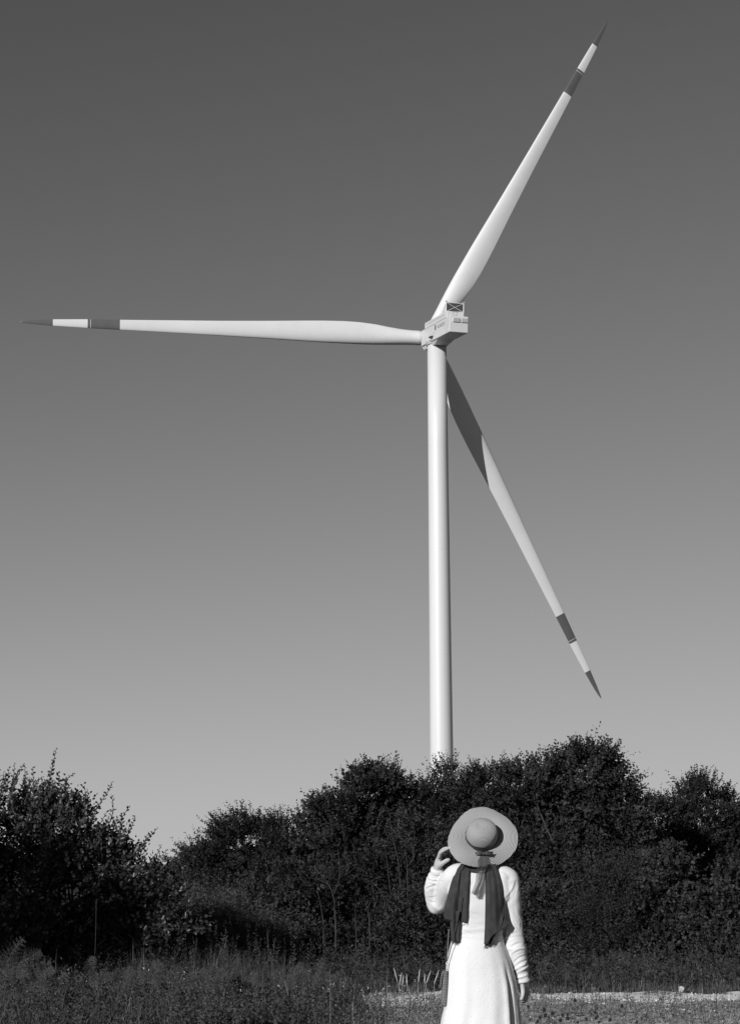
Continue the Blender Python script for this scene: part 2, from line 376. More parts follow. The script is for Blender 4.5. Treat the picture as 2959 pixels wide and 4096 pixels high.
# --- shrubs in front of the trees
SHGRP = 'shrubs at the foot of the hedgerow'
def shrub(label, lobes, **k):
    a = dict(dens=58, nl=10, tl=(.10, .26), ll=.055, lw=.036, mat='leaf_shrub', cat='shrub', group=SHGRP, r0=.03); a.update(k)
    dens = a.pop('dens'); nl = a.pop('nl')
    return tree('shrub', label, lobes, dens, nl, **a)
shrub('shrub with mid grey leaves standing in front of the pointed small tree', [ql(610, 2010, 75, 80, 26.5), ql(660, 1965, 50, 55, 26.5), ql(620, 2090, 100, 60, 26.5)])
shrub('low dark shrub in front of the leftmost hedgerow tree', [ql(500, 2060, 80, 60, 26.5), ql(440, 2040, 60, 60, 26.5)], mat='leaf_dark')
shrub('dark shrub with bare pale stems showing, left of the person', [ql(745, 2030, 70, 95, 26.8), ql(740, 2110, 100, 55, 26.5)], mat='leaf_dark', dens=50)
shrub('broad dark shrub in the shade between the pale stems and the person', [ql(860, 1980, 75, 95, 27), ql(870, 2090, 95, 70, 26.5)], mat='leaf_dark', dens=54)
shrub('brighter leafy shrub just left of the raised arm of the person', [ql(925, 1900, 55, 100, 27), ql(935, 2050, 70, 80, 26)], dens=52)
shrub('dark shrub hidden behind the person', [ql(1040, 2000, 90, 110, 26.8), ql(1040, 2110, 90, 60, 26.5)], mat='leaf_dark')
shrub('dark leafy shrub beside the lowered arm of the person', [ql(1195, 2040, 70, 90, 26), ql(1210, 2110, 85, 50, 25.6)], dens=56)
shrub('tall feathery shrub in front of the tallest tree', [ql(1310, 2010, 75, 100, 26), ql(1320, 2090, 90, 60, 25.6)], mat='leaf_tree', tl=(.3, .6), ll=.045, lw=.02, nl=16)
shrub('pale leafy shrub with a knobbly top before the right hand trees', [ql(1470, 1935, 45, 55, 26), ql(1440, 2010, 65, 80, 26), ql(1470, 2080, 90, 70, 25.7)], ll=.07, lw=.05)
shrub('pale broad leaved shrub at the right edge of the picture', [ql(1580, 1990, 70, 55, 25.8), ql(1600, 2060, 90, 75, 25.6), ql(1530, 2050, 50, 60, 25.8)], ll=.07, lw=.05)
shrub('dense low shrub cut by the lower right edge of the picture', [ql(1590, 2120, 80, 45, 24.8)], dens=60)

shrub('pale bramble mound, first right of the near bush', [ql(440, 2060, 48, 42, 23.5), ql(475, 2100, 50, 35, 23.3)], ll=.05, lw=.032, dens=44)
shrub('low pale bramble before the leftmost hedgerow tree', [ql(545, 2095, 52, 36, 23.2), ql(590, 2120, 45, 26, 23)], ll=.045, lw=.03, dens=44)
shrub('small ragged shrub in the weeds below the pointed small tree', [ql(660, 2130, 46, 26, 22.6), ql(625, 2140, 40, 22, 22.5)], ll=.04, lw=.024, dens=46)
shrub('little dark shrub at the left end of the gravel path', [ql(745, 2165, 40, 24, 21.6), ql(710, 2180, 34, 20, 21.4)], mat='leaf_dark', ll=.035, lw=.022, dens=60)
# --- undergrowth that closes the foot of the hedgerow
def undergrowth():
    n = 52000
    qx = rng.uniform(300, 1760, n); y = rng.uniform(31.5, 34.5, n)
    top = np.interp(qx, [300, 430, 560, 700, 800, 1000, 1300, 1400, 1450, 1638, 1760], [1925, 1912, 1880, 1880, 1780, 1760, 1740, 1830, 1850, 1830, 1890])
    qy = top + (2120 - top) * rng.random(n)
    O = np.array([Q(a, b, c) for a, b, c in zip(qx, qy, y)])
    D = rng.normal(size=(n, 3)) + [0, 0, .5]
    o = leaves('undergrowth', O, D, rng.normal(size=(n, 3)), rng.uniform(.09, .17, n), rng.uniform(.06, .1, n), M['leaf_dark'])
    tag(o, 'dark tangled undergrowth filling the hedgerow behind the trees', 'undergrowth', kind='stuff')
undergrowth()

# --- bare pale saplings standing among the shrubs
SAPGRP = 'bare pale stems in front of the hedgerow'
def sapling(pts, r, Y, label, forks=()):
    r *= .62; Y += .8
    p0 = Q(pts[0][0], pts[0][1], Y); b = np.array([p0[0], Y, float(gh(p0[0], Y))])
    root = empty('bare_sapling', b, label, 'sapling', SAPGRP)
    W = [b] + [Q(x, y, Y) + np.array([0, random.uniform(-.04, .04), 0]) for x, y in pts]
    mb = MB(); s = spline(W, 6); mb.tube(s, list(np.linspace(r * 1.3, r * .35, len(s))), 6); mb.build('stem', M['palebark'], root, True)
    for f in forks:
        mb = MB(); s = spline([Q(x, y, Y) for x, y in f], 5); mb.tube(s, list(np.linspace(r * .6, r * .2, len(s))), 5); mb.build('branch', M['palebark'], root, True)
sapling([(743, 2050), (741, 2020), (739, 1990), (728, 1960), (700, 1925)], .016, 25.2, 'forked pale sapling with a thick lower stem left of the person', [[(738, 1985), (752, 1940), (750, 1905), (748, 1880)], [(728, 1960), (712, 1950), (690, 1945)]])
sapling([(716, 2050), (711, 2010), (706, 1985), (700, 1970)], .010, 25.3, 'thin leaning pale stem just left of the forked sapling')
sapling([(818, 2045), (815, 2022), (814, 2005)], .015, 25.4, 'short pale stem forking low down in the dark gap', [[(814, 2012), (820, 1998), (824, 1985)], [(814, 2012), (808, 1996), (806, 1980)]])
sapling([(855, 2030), (848, 1985), (825, 1955), (800, 1945)], .009, 25.5, 'thin pale stem arching over to the left above the dark gap')
sapling([(868, 2010), (862, 1960), (856, 1900), (850, 1860)], .009, 25.4, 'tall thin pale stem, first of the upright ones left of the raised arm')
sapling([(893, 2000), (886, 1960), (880, 1900), (868, 1850), (862, 1800)], .010, 25.5, 'tallest bare pale stem, bent to the left near its top', [[(882, 1915), (896, 1890), (902, 1860)]])
sapling([(902, 1990), (902, 1950), (901, 1915), (897, 1880)], .012, 25.3, 'bright straight pale stem closest to the raised arm', [[(901, 1920), (915, 1900), (922, 1880)]])
sapling([(788, 2060), (787, 2030), (786, 2000)], .009, 25.2, 'short straight pale stem between the forked ones')

# --- the near bush on the left
YB = 20.3
BUSH = [ql(30, 1858, 105, 100, YB + .3), ql(-70, 1875, 120, 132, YB + .3), ql(125, 1870, 88, 84, YB), ql(198, 1925, 76, 80, YB - .1), ql(265, 1985, 66, 76, YB - .2), ql(325, 2035, 54, 72, YB - .3),
        ql(60, 2005, 155, 145, YB + .2), ql(215, 2075, 135, 96, YB), ql(370, 2085, 45, 45, YB - .4)]
def near_bush():
    c = np.mean([l[:3] for l in BUSH], 0); bx, by = float(c[0]), float(c[1]); bz = float(gh(bx, by))
    root = empty('near_bush', (bx, by, bz), 'large dark bush on the left, long leafy shoots against the sky', 'bush')
    wood((bx, by, bz - .03), BUSH, .035, M['bark'], root, 'stems', 4)
    O, D = crown_shoots(BUSH, 210, (.15, 0, .25), ph=3.3, clump=.45, up=.6)
    leaves('foliage', *sprays(O, D, 9, rng.uniform(.12, .32, len(O)), .058, .040, .5), M['leaf_bush'], root, True)
    # long shoots, traced
    sh = [[(100, 1760), (112, 1720), (118, 1690), (126, 1655)], [(112, 1760), (140, 1740), (152, 1722), (166, 1712)], [(15, 1750), (12, 1715)], [(28, 1750), (40, 1708)],
          [(190, 1840), (215, 1790), (238, 1755), (250, 1730)], [(230, 1850), (250, 1800), (248, 1760)], [(225, 1840), (262, 1820), (288, 1783)], [(262, 1880), (290, 1835), (300, 1805)],
          [(290, 1900), (325, 1860), (350, 1832)], [(330, 1930), (362, 1905), (368, 1880)], [(350, 1950), (378, 1910), (392, 1885)], [(140, 1790), (136, 1765), (132, 1745)],
          [(60, 1760), (56, 1735), (62, 1722)], [(75, 1760), (80, 1735), (88, 1722)], [(350, 1960), (345, 1920), (343, 1893)], [(170, 1810), (185, 1775), (200, 1765)], [(250, 1860), (270, 1830), (268, 1800)], [(380, 1980), (402, 1945), (408, 1915)],
          [(310, 1900), (318, 1870), (330, 1842)], [(160, 1800), (168, 1775), (170, 1755)]]
    for k in range(44):
        x0 = random.uniform(0, 400); y0 = np.interp(x0, [0, 60, 130, 200, 300, 400], [1750, 1762, 1785, 1840, 1915, 1985]) + random.uniform(0, 45); h = random.uniform(40, 95); dx = random.uniform(-8, 46)
        sh.append([(x0, y0), (x0 + dx * .4, y0 - h * .5), (x0 + dx, y0 - h)])
    for k, s in enumerate(sh):
        sm = MB(); LO = []
        Yk = YB - .3 + .5 * random.random(); pts = spline([Q(x, y, Yk + .05 * random.uniform(-1, 1)) for x, y in s], 6)
        sm.tube(pts, list(np.linspace(.0065, .0024, len(pts))), 5)
        ln = sum(np.linalg.norm(pts[i + 1] - pts[i]) for i in range(len(pts) - 1)); nlv = max(6, int(ln / .026))
        for q in range(nlv):
            t = (q + random.random() * .5) / nlv * (len(pts) - 1); i = min(int(t), len(pts) - 2); p = pts[i] + (pts[i + 1] - pts[i]) * (t - i)
            d = unit(pts[i + 1] - pts[i]); sd_ = np.array([1, 0, 0]) * (1 if q % 2 else -1) + rng.normal(0, .35, 3)
            size = (.066 * (1 - .55 * q / nlv)) * random.uniform(.6, 1.15)
            LO.append((p, d * .9 + sd_ * .8, rng.normal(size=3) + np.array([0, -1.0, .4]), size, size * .6))
        lo_ = sm.build('long_shoot', M['bark'], root)
        leaves('leaves', np.array([a[0] for a in LO]), np.array([a[1] for a in LO]), np.array([a[2] for a in LO]), np.array([a[3] for a in LO]), np.array([a[4] for a in LO]), M['leaf_bush'], lo_, True)
near_bush()

tree('added_shade_tree', 'unseen tree added left of the camera to shade the near bush', [(-7.7, 13.6, 3.72, 1.0, 1.0, .72), (-8.8, 14.3, 3.72, 1.0, 1.0, .72), (-9.9, 15.0, 3.8, 1.0, 1.0, .8)], 16, nl=10, ll=.12, lw=.09, tl=(.2, .4), mat='leaf_dark', cat='tree', r0=.12)  # out of view; added, with a high crown shaped to darken the near bush
# ------------------------------------------------------------------ grass and weeds
def grass(name, label, n, xr, yr, h, w, mat, hz=None, lean=.25, mask=None):
    x = rng.uniform(*xr, n); y = rng.uniform(*yr, n)
    if mask is not None:
        k = mask(x, y); x = x[k]; y = y[k]; n = len(x)
    H = h[0] + (h[1] - h[0]) * rng.random(n) ** 1.5
    if hz is not None: H *= hz(x, y)
    az = rng.uniform(0, 2 * math.pi, n); ld = np.stack([np.cos(az), np.sin(az), np.zeros(n)], -1) * (np.abs(rng.normal(0, lean, n)) * H)[:, None]
    fa = rng.uniform(0, math.pi, n); S = np.stack([np.cos(fa), np.sin(fa), np.zeros(n)], -1) * (w * rng.uniform(.6, 1.2, n))[:, None] * .5
    B = np.stack([x, y, gh(x, y)], -1); U = np.zeros((n, 3)); U[:, 2] = H
    m1 = B + U * .55 + ld * .25; m2 = B + U * (1 - .25 * lean) + ld
    V = np.stack([B - S, B + S, m1 + S * .8, m1 - S * .8, m2], 1).reshape(-1, 3)
    b = np.arange(n)[:, None] * 5
    F = np.concatenate([b + [0, 1, 2], b + [0, 2, 3], b + [3, 2, 4]], 0)
    return tag(npmesh(name, V, F, mat), label, 'grass', kind='stuff')
patch = lambda x, y: .5 + .5 * np.sin(x * 2.3 + 1.1 * np.sin(y * 1.7)) * np.sin(y * 2.1 + x)
# x limits of the view grow with distance: about +-0.2*y
grass('meadow_grass', 'dense mixed grass and weeds over the lower left foreground', 64000, (-4.4, 1.0), (14.6, 21.0), (.05, .36), .006, M['grass'], lambda x, y: .35 + 1.0 * patch(x * 1.4, y * 1.3), mask=lambda x, y: rng.random(len(x)) < np.clip((-.5 - x) / .9, .04, 1) * (.35 + .65 * patch(x * 1.5, y * 1.5)))
grass('sparse_grass', 'thin low grass growing through the gravel at the lower right', 7500, (-.5, 4.6), (14.6, 18.7), (.03, .15), .005, M['pale_grass'], lambda x, y: .5 + .8 * patch(x, y), mask=lambda x, y: rng.random(len(x)) < .35 + .65 * patch(x * 1.7, y * 1.3))
grass('near_grass', 'rough low grass round the feet of the person', 60000, (-4.5, 5.0), (6.0, 14.6), (.03, .20), .007, M['grass'], lambda x, y: .4 + .6 * patch(x * 1.4, y * 1.3))
grass('rutted_grass', 'thin grass stems standing up in front of the pale gravel path', 260, (-.3, 4.8), (17.5, 19.6), (.15, .42), .005, M['grass'], lambda x, y: .6 + .4 * patch(x, y), lean=.15)
grass('verge_grass', 'tall soft grass on the far verge between the path and the shrubs', 70000, (-4.5, 5.6), (21.05, 24.6), (.05, .25), .006, M['grass'], lambda x, y: np.clip((y - 20.9) / .8, .35, 1) * (.3 + .85 * patch(x * 1.3, y * 1.2)))
grass('verge_edge_grass', 'short grass tufts creeping over the edge of the gravel path', 5200, (-4, 5), (20.55, 21.15), (.03, .15), .007, M['grass'], mask=lambda x, y: patch(x * 3, y) > .55)
def weeds(name, label, n, xr, yr, hfun, nl, ll, lw, mat, mask=None, tl=(.1, .3), up=1.0):
    x = rng.uniform(*xr, n); y = rng.uniform(*yr, n)
    if mask is not None:
        k = mask(x, y); x = x[k]; y = y[k]; n = len(x)
    z = gh(x, y) + rng.random(n) * hfun(x, y)
    O = np.stack([x, y, z], -1); D = rng.normal(0, .5, (n, 3)) + [0, 0, up]
    return tag(leaves(name, *sprays(O, D, nl, rng.uniform(*tl, n), ll, lw, .6), mat), label, 'weeds', kind='stuff')
weeds('meadow_weeds', 'tangle of broad leaved weeds among the grass at the lower left', 19000, (-4.4, 1.0), (14.6, 19.8), lambda x, y: .05 + .22 * patch(x, y), 7, .035, .02, M['leaf_weed'], mask=lambda x, y: rng.random(len(x)) < np.clip((-.05 - x) / 1.1, .0, 1))
weeds('gravel_weeds', 'small weeds growing between the stones at the lower right', 1500, (-.2, 4.6), (16.2, 18.9), lambda x, y: .02 + .12 * patch(x, y), 7, .03, .016, M['pale_grass'], tl=(.04, .17))
# the lighter tall stand of weeds beyond the left end of the path
def stand_h(x, y):
    qx = (x / y * FPX + CX) / 1.8065
    h = np.interp(qx, [330, 420, 480, 560, 640, 700, 800, 880, 950], [.75, .98, .95, .72, .45, .42, .34, .2, .1])
    return h * (.55 + .5 * np.clip(.5 + .5 * np.sin(x * 9 + 2 * np.sin(y * 5)) + .35 * np.sin(x * 23 + y * 11), 0, 1.1))
weeds('feathery_weeds', 'feathery upright weeds rising out of the grass at the lower left', 640, (-4.2, .1), (14.8, 20.6), lambda x, y: .04 + 0 * x, 30, .034, .008, M['leaf_weed'], tl=(.22, .55), up=2.6)
weeds('feathery_weeds', 'small feathery weeds standing in the stony ground at the lower right', 190, (.3, 4.4), (13.8, 19.2), lambda x, y: .02 + 0 * x, 20, .028, .007, M['pale_grass'], tl=(.08, .22), up=2.6)
weeds('feathery_weeds', 'tall feathery weeds between the near bush and the path', 230, (-2.1, -.25), (19.0, 20.7), lambda x, y: .03 + 0 * x, 40, .042, .010, M['leaf_weed'], tl=(.35, .80), up=3.0, mask=lambda x, y: rng.random(len(x)) < np.clip((-x) / 1.6, .15, 1))
grass('rank_grass', 'long rank grass between the near bush and the path', 9000, (-2.4, -.2), (19.0, 21.0), (.2, .65), .006, M['grass'], lambda x, y: np.clip(.35 - x * .45, .3, 1) * (.6 + .5 * patch(x * 2, y * 2)))
weeds('feathery_weeds', 'feathery weeds mixed into the tall verge grass beyond the path', 420, (-1.2, 5.4), (21.4, 24.6), lambda x, y: .03 + 0 * x, 26, .034, .010, M['leaf_weed'], tl=(.12, .40), up=2.4)
weeds('verge_weeds', 'broad leaved weeds among the verge grass beyond the path', 1500, (-1.2, 5.4), (21.3, 24.8), lambda x, y: .04 + .2 * patch(x * 1.5, y * 2), 9, .05, .03, M['leaf_shrub'])
weeds('feathery_weeds', 'ragged tall weeds along the very front at the lower left', 110, (-3.3, -.35), (14.0, 16.4), lambda x, y: .03 + 0 * x, 34, .034, .009, M['leaf_weed'], tl=(.30, .62), up=3.0)
grass('pale_stems', 'thin pale dry stems sticking out of the grass at the lower left', 150, (-3.8, .2), (14.2, 19.5), (.32, .62), .005, M['pale_grass'], lean=.22)
weeds('tall_weeds', 'pale stand of tall weeds right of the near bush', 20000, (-5.0, -1.0), (23.4, 26.2), lambda x, y: stand_h(x, y), 9, .045, .018, M['leaf_weed'], tl=(.15, .32), up=1.4)
grass('tall_weed_stems', 'thin stems and grass blades in the tall weeds right of the near bush', 16000, (-5.0, -.9), (23.4, 25.8), (.5, 1.1), .007, M['grass'], lambda x, y: stand_h(x, y) * 1.05, lean=.12)
ORD = ['first', 'second', 'third', 'fourth', 'fifth', 'sixth', 'seventh', 'eighth', 'ninth', 'tenth', 'eleventh', 'twelfth', 'thirteenth', 'fourteenth', 'fifteenth', 'sixteenth', 'seventeenth', 'eighteenth', 'nineteenth', 'twentieth']
def rank(items, key):
    order = sorted(range(len(items)), key=lambda i: items[i][key]); out = [0] * len(items)
    for r, i in enumerate(order): out[i] = r
    return out
# ------------------------------------------------------------------ single plants one can pick out
def stalk_thing(name, label, cat, group, base_q, Y, tipq, r, mat, head=None, headmat=None):
    tip = Q(*tipq, Y); b0 = Q(*base_q, Y); b = np.array([b0[0], Y, float(gh(b0[0], Y))])
    root = empty(name, b, label, cat, group)
    mid = (b + tip) / 2 + np.array([random.uniform(-.04, .04), random.uniform(-.03, .03), 0])
    s = spline([b, mid, tip], 5); MB().tube(s, list(np.linspace(r, r * .5, len(s))), 5).build('stalk', mat, root)
    if head == 'spike':
        d = unit(tip - mid); L = .09 + .05 * random.random(); mb = MB()
        mb.tube([tip - d * L, tip - d * L * .6, tip - d * L * .2, tip + d * .01], [.0025, .0065, .005, .001], 6); mb.build('seed_head', headmat, root)
    if head == 'wisp':
        mb = MB()
        for k in range(9):
            q = tip - unit(tip - mid) * .014 * k; e = q + rng.normal(0, .009, 3) + np.array([0, 0, .012]); mb.tube([q, e], [.0014, .0006], 4)
        mb.build('seed_head', headmat, root)
    if head == 'ball':
        mb = MB(); rr = random.uniform(.008, .013); mb.ball(tip, (rr, rr, rr * 1.15), 8)
        for k in range(12):
            d = unit(rng.normal(size=3) + np.array([0, 0, .6])); mb.tube([tip + d * rr * .7, tip + d * rr * 1.5], [.003, .0008], 4)
        mb.build('flower_head', headmat, root)
    return root
SPK = [(1286, 2170, 1281, 2147), (1300, 2172, 1291, 2141), (1310, 2180, 1303, 2143), (1325, 2180, 1326, 2136), (1352, 2178, 1350, 2138), (1368, 2178, 1366, 2140)]
# spikes are left of the person in the photograph
SP = [(895, 2166, 860 + 12, 2144), (890, 2200, 889, 2155), (897, 2200, 893, 2160), (912, 2200, 900, 2158), (935, 2196, 929, 2147), (944, 2200, 940, 2157), (950, 2196, 953, 2150), (965, 2200, 971, 2149), (1000, 2196, 1003, 2165), (858, 2220, 857, 2178), (846, 2230, 850, 2186), (914, 2230, 917, 2196), (830, 2230, 834, 2192), (800, 2225, 803, 2188), (790, 2240, 806, 2200)]
rk = rank(SP, 2)
for i, (bx, by, tx, ty) in enumerate(SP):
    stalk_thing('grass_stalk', 'pale grass stalk by the path, %s from the left of those beside the person' % ORD[rk[i]], 'grass stalk', 'pale grass stalks left of the person', (bx, by), 19.2 + .25 * (i % 4), (tx, ty), .0022, M['straw'], 'spike', M['straw'])
ST = [(182, 2190, 214, 1990, 17.0), (412, 2180, 428, 2095, 17.1), (440, 2150, 436, 2080, 17.2), (428, 2170, 436, 2085, 17.0), (585, 2160, 592, 2060, 17.6), (600, 2170, 608, 2085, 17.4), (270, 2210, 282, 2110, 16.9), (585, 2260, 604, 2178, 16.9), (410, 2230, 420, 2180, 16.8), (905, 2240, 900, 2225, 17)]
rk = rank(ST, 2)
for i, (bx, by, tx, ty, Y) in enumerate(ST):
    stalk_thing('grass_stalk', 'thin dry stalk, %s from the left before the dark bush and weeds' % ORD[rk[i]], 'grass stalk', 'thin dry stalks at the lower left', (bx + random.uniform(-12, 12), by), Y, (tx, ty), .0016, M['grass'], 'wisp', M['grass'])
HD = [(2112, 4028), (2174, 4040), (2298, 4002), (2208, 4052), (2248, 4060), (2158, 4070), (2180, 4062), (2148, 4086), (2240, 4080), (2268, 4058), (2378, 4050), (2382, 4072), (2388, 4066), (2394, 4088), (2344, 4076), (2310, 4090), (2438, 4080), (2486, 4024), (2270, 4074), (2545, 4088)]
rk = rank(HD, 0)
for i, (x, y) in enumerate(HD):
    stalk_thing('thistle', 'dark round seed head in stony ground, %s from the left' % ORD[rk[i]], 'thistle', 'dark seed heads right of the person', ((x + random.uniform(-8, 8)) / 1.8065, y / 1.8065), 13.2 + 1.2 * random.random(), (x / 1.8065, y / 1.8065), .002, M['grass'], 'ball', M['seedhead'])
def fern(label, base, Y, fronds, pin=.11):
    b0 = Q(*base, Y); b = np.array([b0[0], Y, float(gh(b0[0], Y))]); root = empty('fern', b, label, 'fern', 'ferns at the lower left')
    for fr in fronds:
        pts = spline([b] + [Q(x, y, Y - .1 * random.random()) for x, y in fr], 12); O = []; D = []; L = []; mb = MB(); mb.tube(pts, list(np.linspace(.004, .001, len(pts))), 4)
        mb.build('stem', M['leaf_weed'], root)
        n = len(pts)
        for i in range(n // 3, n - 1, 2):
            t = (i - n / 3) / (n * 2 / 3); d = unit(pts[i + 1] - pts[i]); sv = unit(np.cross(d, [0, -1, .3])); ln = pin * math.sin(math.pi * min(1, .25 + .75 * t)) ** .8 + .01
            for sg in (1, -1):
                for k in range(7):
                    o = pts[i] + (sv * sg * .9 + d * .35) * ln * (k / 7)
                    for s2 in (1, -1): O.append(o); D.append(d * s2 * .9 + sv * sg * .5); L.append(.022 * (1 - k / 9))
        L = np.array(L); leaves('frond', np.array(O), np.array(D), np.tile([0, -.8, .5], (len(O), 1)) + rng.normal(0, .45, (len(O), 3)), L, L * .4, M['leaf_weed'], root)
fern('fern with spread fronds in the dark at the lower left corner', (20, 2190), 17.0, [[(35, 2150), (60, 2125), (95, 2108)], [(32, 2150), (50, 2140), (122, 2130)], [(20, 2150), (22, 2120), (55, 2075)], [(10, 2160), (30, 2150), (110, 2155)], [(10, 2150), (-10, 2110)]])
fern('upright feathery fern standing before the foot of the near bush', (205, 2230), 16.9, [[(205, 2180), (203, 2140), (208, 2118)], [(215, 2190), (228, 2160), (238, 2150)]], .05)
fern('spiky fern at the right foot of the near bush', (370, 2230), 17.0, [[(360, 2180), (350, 2150), (345, 2125)], [(375, 2190), (385, 2160), (405, 2140)], [(365, 2190), (340, 2170), (325, 2160)]], .06)
fern('pale fern between the near bush and the path', (640, 2230), 17.5, [[(640, 2190), (655, 2160), (668, 2130)], [(650, 2190), (690, 2160), (720, 2120)], [(635, 2190), (620, 2170), (608, 2150)]], .06)
for k, (fx, hh, nm) in enumerate([(90, 70, 'tall fern before the dark foot of the near bush'), (285, 62, 'bushy fern right of the long thin stalk'), (470, 66, 'fern in the rank grass right of the near bush'), (545, 52, 'small fern beside the rank grass'), (690, 58, 'fern standing left of the stony ground')]):
    fern(nm, (fx, 2240), 16.2 + .25 * k, [[(fx - 8 + d * .4, 2200), (fx + d, 2200 - hh * .6), (fx + d * 2.1, 2200 - hh * (1 - abs(d) / 60))] for d in (-26, -13, 2, 14, 27)], .055)
# tiny pale blossoms
def blossom():
    n = 260; x = rng.uniform(-3.9, .4, n); y = rng.uniform(16.4, 19, n); z = gh(x, y) + rng.uniform(.08, .36, n)
    O = np.stack([x, y, z], -1); O = np.repeat(O, 4, 0) + rng.normal(0, .006, (4 * n, 3))
    tag(leaves('small_blossoms', O, rng.normal(size=O.shape), rng.normal(size=O.shape) + [0, -1, 0], rng.uniform(.006, .014, 4 * n), rng.uniform(.004, .009, 4 * n), M['bloom']), 'tiny white blossoms dotted through the grass at the lower left', 'blossoms', kind='stuff')
blossom()
def litter():
    c = P(2722, 3941, 20.95); mb = MB(); n = 14
    b = np.array([c[0], c[1], float(gh(c[0], c[1])) + .012]); vs = []; fs = []
    for k, (h, r) in enumerate([(0, .026), (.02, .030), (.045, .034), (.06, .031), (.066, .02)]):
        for j in range(n):
            a = 2 * math.pi * j / n; rr = r * (1 + .22 * math.sin(3 * a + k) + .12 * math.sin(5 * a - k))
            vs.append(b + np.array([rr * math.cos(a), rr * .7 * math.sin(a), h + .005 * math.sin(4 * a)]) * .8)
    for k in range(4):
        for j in range(n): fs.append((k * n + j, k * n + (j + 1) % n, (k + 1) * n + (j + 1) % n, (k + 1) * n + j))
    fs.append(tuple(range(n))[::-1]); fs.append(tuple(4 * n + j for j in range(n)))
    o = mesh('crumpled_cup', vs, fs, material('white_plastic', .5, .5, .1, 30), None)
    tag(o, 'small crumpled white cup lying at the far edge of the gravel path', 'litter')
litter()

